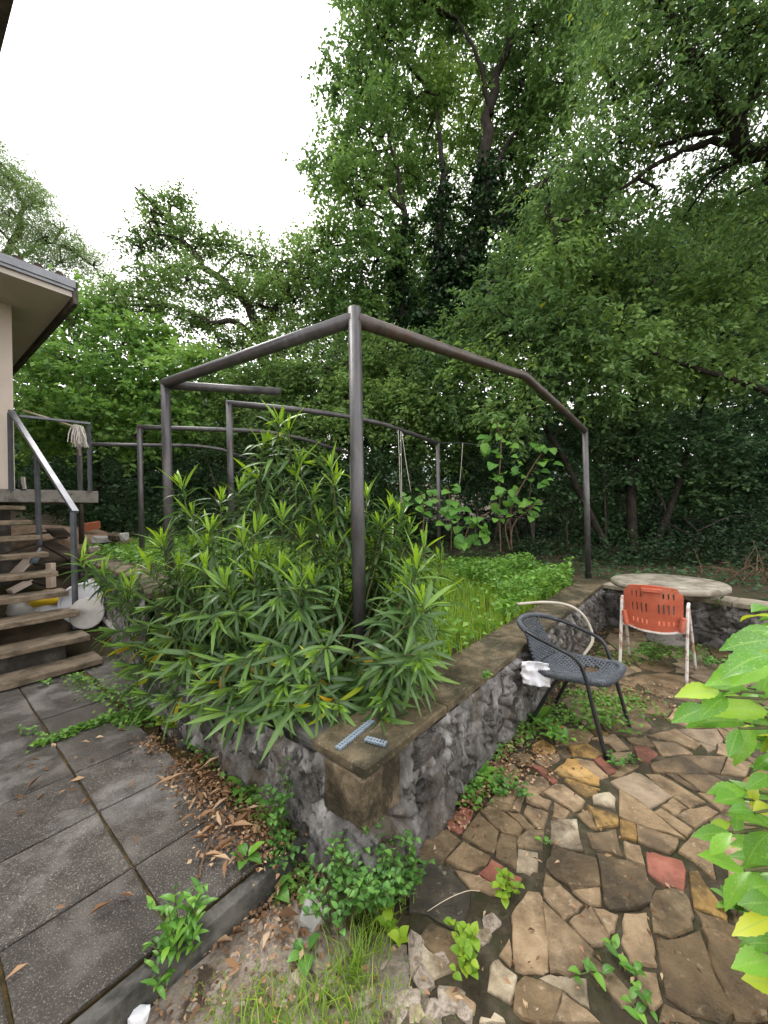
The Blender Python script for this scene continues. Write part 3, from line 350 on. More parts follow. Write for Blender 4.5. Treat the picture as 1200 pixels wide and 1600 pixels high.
for r in range(len(rows)-1):
    for c in range(len(cols)-1):
        off=(.02 if r%2 else 0)
        cs=[(rows[r],cols[c]),(rows[r],cols[c+1]),(rows[r+1],cols[c+1]),(rows[r+1],cols[c])]
        P=[O+E1*a+E2*(b+ (0.03 if c>7 and r>0 else 0)) for a,b in cs]; m=sum(P,Vector())/4
        if m.x<-4.2 or m.y<.35: continue
        if not all(inpoly(p.x+(m.x-p.x)*.2,p.y+(m.y-p.y)*.2,[(t.x,t.y) for t in TERR]) for p in P): 
            if not inpoly(m.x,m.y,[(t.x,t.y) for t in TERR]): continue
            P=[p if inpoly(p.x,p.y,[(t.x,t.y) for t in TERR]) else p.lerp(m,.45) for p in P]
        rr=random.Random(r*31+c); V=[];F=[]; dz=rr.gauss(0,.0022)
        g=.0055
        for ins,z in ((g,.06),(g,.096),(g+.005,.1008)):
            for i,p in enumerate(P):
                for k in range(3):
                    e=P[(i+1)%4]; q=p.lerp(e,k/3); d=m-q; q=q+d.normalized()*ins*1.2; V.append((q.x+rr.gauss(0,.001),q.y+rr.gauss(0,.001),z+dz))
        n=12; F=[(l*n+(i+1)%n,l*n+i,(l+1)*n+i,(l+1)*n+(i+1)%n) for l in range(2) for i in range(n)]+[tuple(2*n+i for i in range(n-1,-1,-1))]
        me=mesh_py('paving_slab',V,F); bm=bmesh.new(); bm.from_mesh(me); bmesh.ops.recalc_face_normals(bm,faces=bm.faces); bm.to_mesh(me); bm.free()
        link('paving_slab',me,'slab',terr)
k=MB(); a=O+E1*-.425+E2*-3.2; b=O+E1*-.425+E2*.50
k.bar((a.x,a.y,.02),(b.x,b.y,.02),.055,.155).build('kerb','kerb',terr,bevel=.008)

# ------------------------------------------------------------------ stone planter wall
def path_pts(P,step):
    out=[];
    for i in range(len(P)-1):
        a,b=Vector(P[i]),Vector(P[i+1]); n=max(1,int((b-a).length/step))
        for k in range(n): out.append((a.lerp(b,k/n),(b-a).normalized(),i))
    out.append((Vector(P[-1]),(Vector(P[-1])-Vector(P[-2])).normalized(),len(P)-2)); return out
def rough_wall(name,P,z0,ztop,outsign,parent,flare,seed,hole=None,mat='wallmortar',step=.014):
    """uneven mortared face following a ground line; outsign picks the side it faces"""
    pts=path_pts([(p[0],p[1],0) for p in P],step); rows=44; V=[]; m=len(pts); stones=[]
    T=[p[1] for p in pts]
    for i,(p,t,sg) in enumerate(pts):
        lo=max(0,i-7); hi=min(m,i+8); ta=sum(T[lo:hi],Vector()).normalized(); nrm=Vector((ta.y,-ta.x,0))*outsign
        zt=ztop(sg)
        for j in range(rows):
            f=j/(rows-1); z=z0+(zt-z0)*f
            d=flare(i/m,f)
            c=mnoise.cell_vector(Vector((0,0,0)))
            q=Vector((p.x*6.5,p.y*6.5,z*8.5+seed)); vd=mnoise.voronoi(q)[0]; d+=.03*min(.6,(vd[1]-vd[0]))-.012
            d+=.028*fbm(p.x*7,p.y*7,z*6+seed,5)+.011*fbm(p.x*26+z*6,p.y*26,z*14+seed,5); k_=mnoise.noise(Vector((p.x*7+z*6,p.y*7+z*3,z*9+seed))); d-=.045*max(0,1-abs(k_)*8); k_=mnoise.noise(Vector((p.x*15-z*5,p.y*15,z*11+seed+4))); d-=.008*max(0,1-abs(k_)*7)
            if hole:
                for hc,ha,hb,hd in hole:
                    e=((p-Vector(hc)).xy.length/ha)**2+((z-hc[2])/hb)**2
                    if e<1.4: d-=hd*smooth(1.3,.55,e)
            if f>.97: d=min(d,.012)
            V.append(p+nrm*d+Vector((0,0,z)))
    F=np.array([(i*rows+j,(i+1)*rows+j,(i+1)*rows+j+1,i*rows+j+1) for i in range(m-1) for j in range(rows-1)])
    if outsign<0: F=F[:,::-1]
    return link(name,mesh_np(name,[tuple(v) for v in V],F,smooth=True),mat,parent)
pw=thing('planter_wall','low mortared rubble stone planter wall with brown concrete cap, its corner nearest the camera','wall',(C0[0],C0[1],0))
FP=[(C3[0],C3[1]),(C2[0],C2[1]),(C1[0],C1[1]),C0,R1]
s_corner=(Vector(C3).xy-Vector(C2).xy).length+(Vector(C2).xy-Vector(C1).xy).length+(Vector(C1).xy-Vector(C0).xy).length
s_tot=s_corner+(Vector(R1).xy-Vector(C0).xy).length
def pflare(s,f):
    d=abs(s*s_tot-s_corner)
    return .034+(.02+.01*max(0,1-d/.9))*(1-f)**1.2-.075*smooth(.30,.20,d)*smooth(.59,.68,f)+.03*smooth(.4,.05,d)*smooth(.66,.45,f)
rw=(Vector(R1)-Vector(C0)).normalized()
hx=Vector(C0)+rw*.36
rough_wall('mortar_face',FP,-.12,lambda sg:.89 if sg<2 else .462,-1 if False else 1,pw,pflare,2.0,[((hx.x,hx.y,.20),.055,.085,.09),((hx.x+.75,hx.y+.89,.24),.05,.06,.05),((hx.x+1.5,hx.y+1.78,.2),.06,.05,.05)])
# inner core so that the wall has its full thickness
def inset(P,dist):
    out=[]
    for i,p in enumerate(P):
        p=Vector(p); ns=[]
        if i>0: t=(p-Vector(P[i-1])).normalized(); ns.append(Vector((-t.y,t.x)))
        if i<len(P)-1: t=(Vector(P[i+1])-p).normalized(); ns.append(Vector((-t.y,t.x)))
        nn=sum(ns,Vector((0,0))).normalized(); out.append(p+nn*dist/max(.4,nn.dot(ns[0])))
    return out
inn=inset(FP,.06); inn2=inset(FP,.29); core=MB()
for i in range(len(FP)-1):
    zt=.88 if i<2 else .455
    a,b,c,d=inn[i],inn[i+1],inn2[i+1],inn2[i]
    core.add([(q.x,q.y,z) for z in (-.1,zt) for q in (a,b,c,d)],[(4,5,6,7),(0,1,5,4),(1,2,6,5),(2,3,7,6),(3,0,4,7)])
core.build('wall_core','rock',pw)
def rcopy(i):
    me=rocks[i].copy(); me.materials.clear(); return me
def chunk(name,seed):
    rr=random.Random(seed); bm=bmesh.new(); bmesh.ops.create_cube(bm,size=1.5)
    for v in bm.verts: v.co+=Vector((rr.gauss(0,.22),rr.gauss(0,.15),rr.gauss(0,.22)))
    bmesh.ops.bevel(bm,geom=bm.edges[:],offset=.22,segments=1,affect='EDGES')
    for v in bm.verts: v.co+=Vector((rr.gauss(0,.05),rr.gauss(0,.05),rr.gauss(0,.05)))
    me=bpy.data.meshes.new(name); bm.to_mesh(me); bm.free(); return me
rocks=[chunk('stone',i) for i in range(7)]
def stud(P,parent,n,z0,ztop,seed,smin=.05,smax=.11,avoid=None,mat='rock'):
    rr=random.Random(seed); L=[(Vector(P[i+1])-Vector(P[i])).length for i in range(len(P)-1)]
    for k in range(n):
        s=rr.random()*sum(L); i=0
        while s>L[i]: s-=L[i]; i+=1
        t=(Vector(P[i+1])-Vector(P[i])).normalized(); p=Vector(P[i])+t*s; nrm=Vector((t.y,-t.x,0)); z=z0+rr.random()*(ztop(i)-z0)
        if avoid and avoid(p): continue
        a=rr.uniform(smin,smax); M=Matrix.Translation((p.x+nrm.x*.006,p.y+nrm.y*.006,z))@Matrix((Vector((t.x,t.y,0)),nrm,Vector((0,0,1)))).transposed().to_4x4()@Matrix.Rotation(rr.uniform(-.5,.5),4,'Y')@Matrix.Diagonal((a,.042,a*rr.uniform(.5,.85),1))
        me=rocks[k%7]; o=link('stone',me,mat,parent,M)
stud([C1,C0,R1],pw,85,.03,lambda i:.41,5,.05,.13,avoid=lambda p:(p-Vector(C0)).length<.30)
stud([C3,C2,C1],pw,14,.2,lambda i:.8,6)
# corner block of brown sandstone, proud under the cap
cbm=slabbox(.235,.235,.21,3,5,3,.012)
d1=(Vector(C1)-Vector(C0)).normalized(); 
cc=Vector(C0)+rw*.115+d1*.115
link('corner_stone',cbm,'sandstone',pw,Matrix.Translation((cc.x,cc.y,.352))@Matrix.Rotation(math.atan2(rw.y,rw.x),4,'Z'),label='brown sandstone block at the planter corner')
# cap stones
def caps(P,z,width,lens,parent,th=.05,seed=0,over=.006,skip0=0,mat='cap'):
    for i in range(len(P)-1):
        a,b=Vector(P[i]),Vector(P[i+1]); t=(b-a).normalized(); inn=Vector((-t.y,t.x)); L=(b-a).length; s=skip0 if i==0 else 0; k=0
        while s<L-.05:
            l=min(lens[(k+i)%len(lens)],L-s)
            if L-s-l<.25: l=L-s
            m=a+t*(s+l/2)+inn*(width/2-over)
            me=slabbox(l-.005,width,th,seed+k+i*7,10,3,.0045)
            link('capstone',me,mat,parent,Matrix.Translation((m.x,m.y,z(i)-th/2))@Matrix.Rotation(math.atan2(t.y,t.x),4,'Z'))
            s+=l; k+=1
caps([C0,(R1[0]+.02,R1[1]+.02)],lambda i:.502,.325,[.62,1.25,1.1,1.2],pw,.045,1)

caps([C3,C2,C1],lambda i:.925,.3,[.8,1.0],pw,.045,40)
caps([C4,C3],lambda i:.925,.3,[1.0],pw,.045,60)
rough_wall('mortar_face',[C4,C3],.1,lambda sg:.89,1,pw,lambda s,f:.0,8.0,step=.05)

bw=thing('back_wall','low rough stone wall with pale ledge running behind the round table','wall',(R1[0],R1[1],0))
BP=[(R1[0]-.03,R1[1]-.0),B1,B2]
rough_wall('stone_face',BP,-.1,lambda sg:.45,1,bw,lambda s,f:.03*(1-f),5.0,mat='wallmortar',step=.04)
stud(BP,bw,40,.05,lambda i:.38,9,.07,.14)
caps(BP,lambda i:.497,.32,[1.3,1.15,1.4],bw,.05,80,mat='ledge')

# ------------------------------------------------------------------ house, landing and stairs
HU=Vector((-.8,.6,0)); HV=Vector((.6,.8,0)); Zv=Vector((0,0,1))
ev=Vector((-4.026,5,4.619)); ez=ev.z
house=thing('house','cream rendered house with flat overhanging eave at the left edge','house',(ev.x+HU.x*3,ev.y+HU.y*3-1,0))
wc=Vector((-5.046,5.17,2.998)); wc.z=0
m=MB()
def prism(mb,P,z0,z1):
    n=len(P); mb.add([(p.x,p.y,z) for z in (z0,z1) for p in P],[tuple(range(n-1,-1,-1)),tuple(n+i for i in range(n))]+[(i,(i+1)%n,n+(i+1)%n,n+i) for i in range(n)]); return mb
P=[wc,wc+HU*7,wc+HU*7-HV*9,wc-HV*9]
o=prism(MB(),P,1.9,ez-.16).build('wall','housewall',house)
prism(MB(),[p+(HU-HV)*.04 if i==0 else p for i,p in enumerate(P)],-.2,1.897).build('plinth','eavedark',house)
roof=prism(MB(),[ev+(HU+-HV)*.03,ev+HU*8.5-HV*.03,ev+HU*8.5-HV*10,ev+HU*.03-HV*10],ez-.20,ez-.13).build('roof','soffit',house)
prism(MB(),[ev,ev+HU*8.6,ev+HU*8.6-HV*10.2,ev-HV*10.2],ez-.128,ez+.02).build('roof_deck','fascia',roof)
f=MB(); a=ev-HV*10.2; f.bar((a.x,a.y,ez-.045),(ev.x,ev.y,ez-.045),.03,.09); f.build('fascia','fascia',roof,bevel=.004)
f=MB(); b=ev+HU*8.6; f.bar((ev.x,ev.y,ez-.14),(b.x,b.y,ez-.14),.05,.30); f.build('eave_edge','eavedark',roof)
tl=MB()
for r in range(3):
    for q in range(26):
        p=ev+HU*(.08+.33*r)-HV*(.15+q*.2); tl.tube([(p.x,p.y,ez+.045+.035*r),(p.x+HU.x*.42,p.y+HU.y*.42,ez+.10+.035*r)],.055,8)
tl.build('roof_tiles','rooftile',roof,kind='stuff')
# wing of the same house reaching over the terrace, only the tip of its eave is in view
wz=4.6; wp=Vector((-2.146,2.25,4.592)); wp.z=0
wq=[wp-HU*1.2,wp+HU*3.2,wp+HU*3.2-HV*4,wp-HU*1.2-HV*4]
hz=(-2.146,2.25,4.592)[2]
prism(MB(),wq,hz,hz+.12).build('wing_roof','eavedark',house)
prism(MB(),[wp+HU*1.9-HV*.9,wp+HU*3.2-HV*.9,wp+HU*3.2-HV*4,wp+HU*1.9-HV*4],-.1,hz-.003).build('wing_wall','housewall',house)

st=thing('staircase','open riser outdoor stairs of weathered brown treads rising to a concrete landing','stairs',(-2.822,3.298,0.1))
p0=Vector((-2.67,3.57,0.165)); top=Vector((-4.757,4.93,1.866)); nst=9
TD=E2.copy()   # along a tread
for i in range(nst):
    t=i/nst; q=p0.lerp(Vector((top.x,top.y,top.z-.0)),t)
    ln=1.75 if i<2 else 1.5; w=.31; rr=random.Random(i)
    c=q-TD*(ln/2)+HU*(w/2)-Zv*.029
    me=slabbox(ln,w,.052,i+90,8,3,.006)
    link('tread',me,'tread',st,Matrix.Translation(c)@Matrix.Rotation(math.atan2(TD.y,TD.x)+rr.gauss(0,.012),4,'Z')@Matrix.Rotation(rr.gauss(0,.006),4,'Y'))
s=MB()
for off in (.95,1.35):
    a=p0-TD*off+HU*.25; b=top-TD*off+HU*.1; s.bar((a.x,a.y,a.z-.2),(b.x,b.y,b.z-.14),.12,.16)
s.build('stringer','oldconcrete',st)
# rough blocks that carry the lower treads
for i in (0,1):
    q=p0.lerp(top,i/nst)-TD*.78+HU*.26; g=.02
    b=MB().box((q.x,q.y,(q.z-.06+g)/2),TD*.62,HU*.10,Zv*((q.z-.06-g)/2)); b.build('support_block','eavedark',st,bevel=.01)
L0=Vector((-4.895,4.82,1.887)); L1=Vector((-4.242,5.62,1.895)); lz=(L0.z+L1.z)/2; 
ldir=(L1-L0); ldir.z=0; ldir.normalize()
P=[L0-ldir*2.0,L1,L1+HU*1.15,L0-ldir*2.0+HU*1.15]
land=prism(MB(),P,lz-.172,lz).build('landing','oldconcrete',st,bevel=.012)
rl=MB()
tp=Vector((-4.816,4.9,2.904)); bt=Vector((-3.284,4.02,1.562)); 
rl.bar(tp,bt,.062,.032); 
rail=rl.build('handrail','rail',st,bevel=.004)
def post(px,pa,pb,w=.04):
    MB().bar(pa,pb,w,w,(1,0,0)).build('rail_post','rail',st,bevel=.003)
post(0,(-3.311,4.02,1.563),(-3.304,4.02,0.322)); post(0,(-4.128,4.5,2.273),(-4.114,4.5,1.181)); post(0,(-4.829,4.9,2.879),(-4.831,4.9,1.874))
post(0,(-4.277,5.5,2.868),(-4.272,5.5,1.88)); 
MB().bar((-4.73,4.93,2.843),(-4.254,5.5,2.868),.05,.03).build('landing_rail','rail',st,bevel=.003)
bk=L1+HU*1.1
for d in (.25,.62):
    q=L1+HU*1.1*d*1.3; MB().bar((q.x,q.y,lz),(q.x,q.y,lz+.55+.12*d),.03,.03,(1,0,0)).build('rail_post','rail',st)
sh=thing('work_shoe','dark shoe standing upright on the landing beside the house wall','shoe',(-4.773,5,1.879))
b=MB(); q=Vector((-4.773,5,1.879)); b.tube([q,q+Vector((.0,0,.04)),q+Vector((-.01,.0,.09)),q+Vector((-.015,0,.15))],[.035,.04,.035,.03],8); b.build('upper','blacktube',sh,True)
b=MB(); b.bar(q+Vector((.035,-.02,.01)),q+Vector((.02,-.02,.17)),.05,.02,(0,1,0)); b.build('sole','greyplastic',sh,bevel=.006)
mop=thing('mop','white string mop hung head down over the landing rail','mop',(-4.289,5.35,2.488))
MB().tube([(-4.801,5.05,2.952),(-4.319,5.36,2.781)],.011,8).build('stick','stick',mop,True)
b=MB(); hc=Vector((-4.337,5.36,2.791)); b.tube([hc+Vector((-.05,0,.012)),hc+Vector((.06,0,-.015))],.03,8); b.build('clamp','mop',mop,True)
b=MB(); rr=random.Random(3)
for i in range(70):
    a=hc+Vector((rr.uniform(-.05,.07),rr.uniform(-.035,.035),.01)); e=a+Vector((rr.gauss(.03,.03),rr.gauss(0,.03),-rr.uniform(.22,.31)))
    mid=a.lerp(e,.5)+Vector((rr.gauss(0,.015),rr.gauss(0,.015),0)); b.tube([a,mid,e],[.008,.008,.006],4,False)
b.build('mop_head','mop',mop,True)

# ------------------------------------------------------------------ steel pipe pergola frames
def pergola(label,parts,base):
    t=thing('pipe_frame',label,'frame',base,'bare steel pipe pergola frames')
    for kind,pts,r,mat in parts:
        MB().tube(pts,r,16).build(kind,mat,t,True)
    return t
A0=Vector((-0.17,2.41,0.498)); A1=Vector((-0.164,2.41,2.782)); zb=A1.z
Lp=Vector((-2.085,3.64,2.817)); Rp=Vector((3.11,5.8,2.709)); bend=Vector((1.621,4.27,3.004))
pergola('nearest pipe frame with tall front post rising from the oleander',[
 ('post',[A0-Zv*.2,Vector((A1.x,A1.y,zb+.02))],.0425,'pipe'),
 ('beam',[A1-Zv*.045,Lp-Zv*.035],.046,'pipe'),
 ('beam',[A1-Zv*.05]+[A1.lerp(bend,t)-Zv*(.05*(1-t)) for t in (.3,.6,.85)]+spline([A1.lerp(bend,.93),bend,bend.lerp(Rp,.14)],3)[2:]+[bend.lerp(Rp,.5),Rp-Zv*.02],.046,'rustpipe'),
 ('post',[(-2.073,3.64,0.891),Vector((Lp.x,Lp.y,Lp.z-.03))],.042,'pipe'),
 ('stub_beam',[Lp-Zv*.05+Vector((.01,.01,0)),(-1.21,4.45,2.941)],.043,'pipe'),
 ('post',[(3.121,5.8,0.408),Rp],.043,'pipe')],A0)
a=Vector((-1.764,4.36,2.783)); d=Vector((1.047,7.18,2.795)); 
pergola('pipe frame with strings tied to its beam, right behind the oleander top',[
 ('post',[(-1.758,4.36,1.164),a],.036,'pipe'),
 ('beam',[a-Zv*.0+Vector((-.02,-.02,0))]+spline([a.lerp(d,.25)+Zv*.10,(-0.477,5.72,2.944),(0.027,6.2,2.939)],4)+[d],.037,'pipe'),
 ('post',[(1.027,7.18,0.446),d],.037,'pipe')],(-1.758,4.36,1.164))
a=Vector((-3.518,5.47,2.791)); d=Vector((-0.707,8.3,2.794))
pergola('smaller pipe frame standing left of the oleander',[
 ('post',[(-3.514,5.47,1.01),a],.036,'pipe'),
 ('beam',[a+Vector((-.02,-.02,0))]+spline([(-2.766,6.1,2.887),(-2.135,6.9,3.003),(-1.603,7.4,2.973)],4)+[d],.036,'pipe'),
 ('post',[(-0.705,8.3,0.669),d],.036,'pipe')],(-3.514,5.47,1.01))
a=Vector((-5.382,6.7,2.806)); d=Vector((-2.583,9.6,2.607))
pergola('farthest rusty pipe frame half hidden behind the landing',[
 ('post',[(-5.372,6.7,0.898),a],.04,'rustpipe'),
 ('beam',[a]+spline([(-4.74,7.4,2.901),(-4.141,8.2,3.017),(-3.689,8.6,2.999)],4)+[d],.036,'pipe'),
 ('post',[(-2.576,9.6,0.41),d],.036,'rustpipe')],(-5.372,6.7,0.898))

# ------------------------------------------------------------------ furniture
tb=thing('round_table','round grey concrete garden table behind the red chair','table',(3.189,4.245,0))
tc_=Vector((3.131,4.2,0.672)); R=.535
pr=[(0,.0),(R*.97,.0),(R,-.012),(R,-.045),(R*.97,-.06),(0,-.06)]
V=[];F=[];n=48
for k,(r,z) in enumerate(pr):
    for i in range(n):
        a=2*math.pi*i/n; w=1+.006*math.sin(5*a+1)+.004*math.sin(11*a); V.append((tc_.x+r*w*math.cos(a),tc_.y+r*w*math.sin(a),tc_.z+z))
for k in range(len(pr)-1):
    for i in range(n): F.append((k*n+(i+1)%n,k*n+i,(k+1)*n+i,(k+1)*n+(i+1)%n))
link('table_top',mesh_np('table_top',V,np.array(F)),'tabletop',tb)
b=MB(); b.tube([(tc_.x,tc_.y,-.02),(tc_.x,tc_.y,.05),(tc_.x,tc_.y,.06),(tc_.x,tc_.y,tc_.z-.06)],[.2,.2,.13,.15],20); b.build('pedestal','oldconcrete',tb,True)

# red slotted chair on white tubes, seen from behind
rc=thing('garden_chair','faded red slotted plastic chair on chipped white tubes, backed to the camera','chair',(2.423,3.363,0))
bl,br,fr,fl=[Vector(q) for q in ((2.148,3.485,0),(2.497,3.15,0),(2.823,3.454,0),(2.428,3.778,0))]
ctr=(bl+br+fr+fl)/4; ex=((br-bl)+(fr-fl)).normalized(); ey=((fl-bl)+(fr-br)); ey=(ey-ex*ey.dot(ex)).normalized()
def ch(x,y,z): return ctr+ex*x+ey*y+Zv*z
for sgn,bb,ff in ((-1,bl,fl),(1,br,fr)):
    tp=ch(sgn*.245,-.10,.655); 
    pts=spline([bb,bb.lerp(ch(sgn*.238,-.14,.62),.5),ch(sgn*.24,-.145,.60),ch(sgn*.243,-.11,.655),ch(sgn*.243,-.06,.655),ch(sgn*.24,-.02,.60),ff.lerp(ch(sgn*.24,-.02,.60),.5),ff],5)
    MB().tube(pts,.0125,10).build('leg_frame','whitetube',rc,True)
MB().tube(spline([ch(-.238,-.15,.42),ch(-.2,-.16,.425),ch(-.08,-.175,.395),ch(.08,-.175,.395),ch(.2,-.16,.425),ch(.238,-.15,.42)],4),.011,8).build('rear_bar','whitetube',rc,True)
# back shell with real slots: grid with holes
nx_,nz_=34,30
def shell(u,v):
    # u -1..1 across, v 0..1 up
    w=.205+.012*v-.02*max(0,v-.85)/.15; y=-.165-.07*v-.03*(1-u*u)*(-1)*.0-.035*(u*u)*(-1)
    z=.415+.40*v - .02*(u*u)*v - (.05*(1-u*u))*(1-v)*.0
    z+=-.03*(1-u*u)*(1-v)
    return ch(u*w,y,z)
holes=[]
for row,(v0,v1) in enumerate(((.74,.88),(.42,.62),(.17,.27))):
    for c in (-.78,-.60,-.42,-.24,.24,.42,.60,.78):
        if row==0 and abs(c)<.3: continue
        holes.append((c*.9-.028,c*.9+.028,v0,v1))
us=sorted(set([round(-1+2*i/20,4) for i in range(21)]+[round(h[k],4) for h in holes for k in (0,1)]))
vs_=sorted(set([round(i/10,4) for i in range(11)]+[round(h[k],4) for h in holes for k in (2,3)]))
bm=bmesh.new(); G_={}
for i,u in enumerate(us):
    for j,v in enumerate(vs_): G_[i,j]=bm.verts.new(shell(u,v))
for i in range(len(us)-1):
    for j in range(len(vs_)-1):
        cu,cv=(us[i]+us[i+1])/2,(vs_[j]+vs_[j+1])/2
        if any(h[0]<cu<h[1] and h[2]<cv<h[3] for h in holes): continue
        if abs(cu)>.93 and (cv>.93): continue
        bm.faces.new((G_[i,j],G_[i+1,j],G_[i+1,j+1],G_[i,j+1]))
me=bpy.data.meshes.new('backrest'); bm.to_mesh(me); bm.free()
o=link('backrest',me,'redplastic',rc); md=o.modifiers.new('s','SOLIDIFY'); md.thickness=.012; md.offset=0
b=MB(); b.bar(ch(-.075,-.252,.775),ch(.075,-.252,.775),.02,.035); b.build('grip','redplastic',rc,bevel=.006)
for sgn in (-1,1): MB().bar(ch(sgn*.195,-.19,.43),ch(sgn*.215,-.19,.56),.035,.03,(0,1,0)).build('side_lug','redplastic',rc,bevel=.008)
V=[];F=[]
for i in range(13):
    for j in range(13):
        u=-1+2*i/12; v=j/12; V.append(ch(u*.215,-.16+.40*v,.425-.035*math.sin(v*math.pi)*(1-u*u)+.02*v+.015*u*u))
F=[(i*13+j,(i+1)*13+j,(i+1)*13+j+1,i*13+j+1) for i in range(12) for j in range(12)]
o=link('seat',mesh_np('seat',[tuple(v) for v in V],np.array(F),smooth=True),'redplastic',rc); md=o.modifiers.new('s','SOLIDIFY'); md.thickness=.012

# dark woven bistro chair
wc_=thing('wicker_chair','black tube armchair with torn grey woven seat standing against the planter wall','chair',(1.268,2.638,0))
f1,f2=Vector((1.298,2.255,0)),Vector((1.645,2.571,0)); cx=(f2-f1).normalized(); cy=Vector((cx.y,-cx.x,0))   # cy: forward
if cy.y>0: cy=-cy
oc=(f1+f2)/2-cy*.27
hw=(f2-f1).length/2
def wh(x,y,z): return oc+cx*x+cy*y+Zv*z
# frame: front leg -> arm -> back loop -> arm -> front leg, one tube
arm=spline([wh(-hw,.27,0),wh(-hw+.005,.205,.26),wh(-hw+.01,.155,.46),wh(-hw,.105,.555),wh(-hw-.01,-.02,.60),wh(-hw+.005,-.20,.645),wh(-hw+.09,-.315,.675),wh(0,-.35,.685),wh(hw-.09,-.315,.675),wh(hw-.005,-.20,.645),wh(hw+.01,-.02,.60),wh(hw,.105,.555),wh(hw-.01,.155,.46),wh(hw-.005,.205,.26),wh(hw,.27,0)],6)
MB().tube(arm,.0125,10).build('arm_frame','blacktube',wc_,True)
for sgn in (-1,1):
    MB().tube(spline([wh(sgn*.17,-.02,.385),wh(sgn*.185,-.10,.25),wh(sgn*.20,-.22,0)],5),.0125,10).build('rear_leg','blacktube',wc_,True)
MB().tube([wh(-hw+.01,.17,.40),wh(hw-.01,.17,.40)],.010,8).build('cross_bar','blacktube',wc_,True)
sw=.215
rim=spline([wh(-.15,-.20,.40),wh(-sw,-.10,.395),wh(-sw,.10,.415),wh(-sw+.01,.20,.425),wh(-.15,.255,.425),wh(0,.27,.425),wh(.15,.255,.425),wh(sw-.01,.20,.425),wh(sw,.10,.415),wh(sw,-.10,.395),wh(.15,-.20,.40)],6)
MB().tube(rim,.019,10).build('seat_rim','wicker',wc_,True)
b=MB(); pts=rim
for i in range(1,len(pts)-1):
    if i%1==0 and i not in (44,45,46,47,48):
        t=(pts[i+1]-pts[i-1]).normalized(); u=t.orthogonal().normalized(); v=t.cross(u)
        for q in (0,.5):
            c=pts[i].lerp(pts[i+1],q)
            b.tube([c+(u*math.cos(a)+v*math.sin(a))*.0205 for a in np.linspace(0,2*math.pi,9)],.0042,4,False)
b.build('rim_wrapping','wicker',wc_,True,kind='stuff')
# woven seat: strands over and under, sagging; a torn patch is left open
def seatp(u,v): 
    return wh(u*(sw-.01)*(1-.20*max(0,.25-v)/.25),-.19+.44*v,.405-.035*math.sin(math.pi*v)*(1-u*u)+.02*v)
b=MB(); nu,nv=23,23
for i in range(nu):
    u=-1+2*(i+.5)/nu; run=[]
    for j in range(nv*2+1):
        v=j/(nv*2); p=seatp(u,v)+Zv*(.0065*math.cos(math.pi*(j/2+i)))
        torn=(u-.30)**2/.09+(v-.62)**2/.02<1 and (i*7+j)%3
        if torn:
            if len(run)>1: b.tube(run,.0052,5,False)
            run=[]
        else: run.append(p)
    if len(run)>1: b.tube(run,.0052,5,False)
for j in range(nv):
    v=(j+.5)/nv; run=[]
    for i in range(nu*2+1):
        u=-1+i/nu; p=seatp(u,v)-Zv*(.0065*math.cos(math.pi*(i/2+j)))
        if (u-.30)**2/.07+(v-.62)**2/.016<1 and (i*5+j)%4:
            if len(run)>1: b.tube(run,.0066,5,False)
            run=[]
        else: run.append(p)
    if len(run)>1: b.tube(run,.0066,5,False)
b.build('woven_seat','wicker',wc_,True,kind='stuff')
def backp(u,v):
    w=.165-.045*v+.0*v; return wh(u*w,-.19-.115*v-.02*(1-u*u),.40+.265*v)
b=MB()
for i in range(15):
    u=-1+2*(i+.5)/15; b.tube([backp(u,j/36)+cy*(.006*math.cos(math.pi*(j/2+i))) for j in range(37)],.005,5,False)
for j in range(18):
    v=.02+.78*(j+.5)/18; b.tube([backp(-1+i/15,v)-cy*(.006*math.cos(math.pi*(i/2+j))) for i in range(31)],.0062,5,False)
rr=random.Random(5)
for i in range(9):
    u=-1+2*(i+.5)/9; p=backp(u,.78); q=backp(u*1.1,1.0)+Zv*.015; b.tube([p,p.lerp(q,.5)+Vector((rr.gauss(0,.006),rr.gauss(0,.006),0)),q],.004,4,False)
b.build('woven_back','wicker',wc_,True,kind='stuff')
b=MB(); 
for i in range(len(arm)):
    if 30<i<54:
        t=(arm[i+1]-arm[i-1]).normalized(); u=t.orthogonal().normalized(); v=t.cross(u)
        for q in (0,.33,.66):
            c=arm[i].lerp(arm[i+1],q); b.tube([c+(u*math.cos(a)+v*math.sin(a))*.016 for a in np.linspace(0,2*math.pi,9)],.0045,4,False)
b.build('back_wrapping','wicker',wc_,True,kind='stuff')
# crumpled paper on the seat's back corner
V=[];F=[];n=14; pc=Vector((1.007,2.56,0.383))
for i in range(n):
    for j in range(n):
        u,v=i/(n-1)-.5,j/(n-1)-.5; r=math.hypot(u,v); s=1-.35*max(0,r-.42)
        V.append(pc+Vector((.95,-.3,0))*(u*.19*s+.010*fbm(u*6,v*6,1))+Vector((.05,.25,.97))*(v*.155*s)+Vector((-.25,-.9,.3))*(.035*fbm(u*4.5,v*4.5,7)+.012*fbm(u*12,v*12,3)))
F=[(i*n+j,(i+1)*n+j,(i+1)*n+j+1,i*n+j+1) for i in range(n-1) for j in range(n-1)]
link('paper_bag',mesh_np('paper_bag',[tuple(v) for v in V],np.array(F)),'paper',label='crumpled white paper stuck on the woven chair beside its back',cat='paper')
o=bpy.data.objects['paper_bag']; md=o.modifiers.new('s','SOLIDIFY'); md.thickness=.006
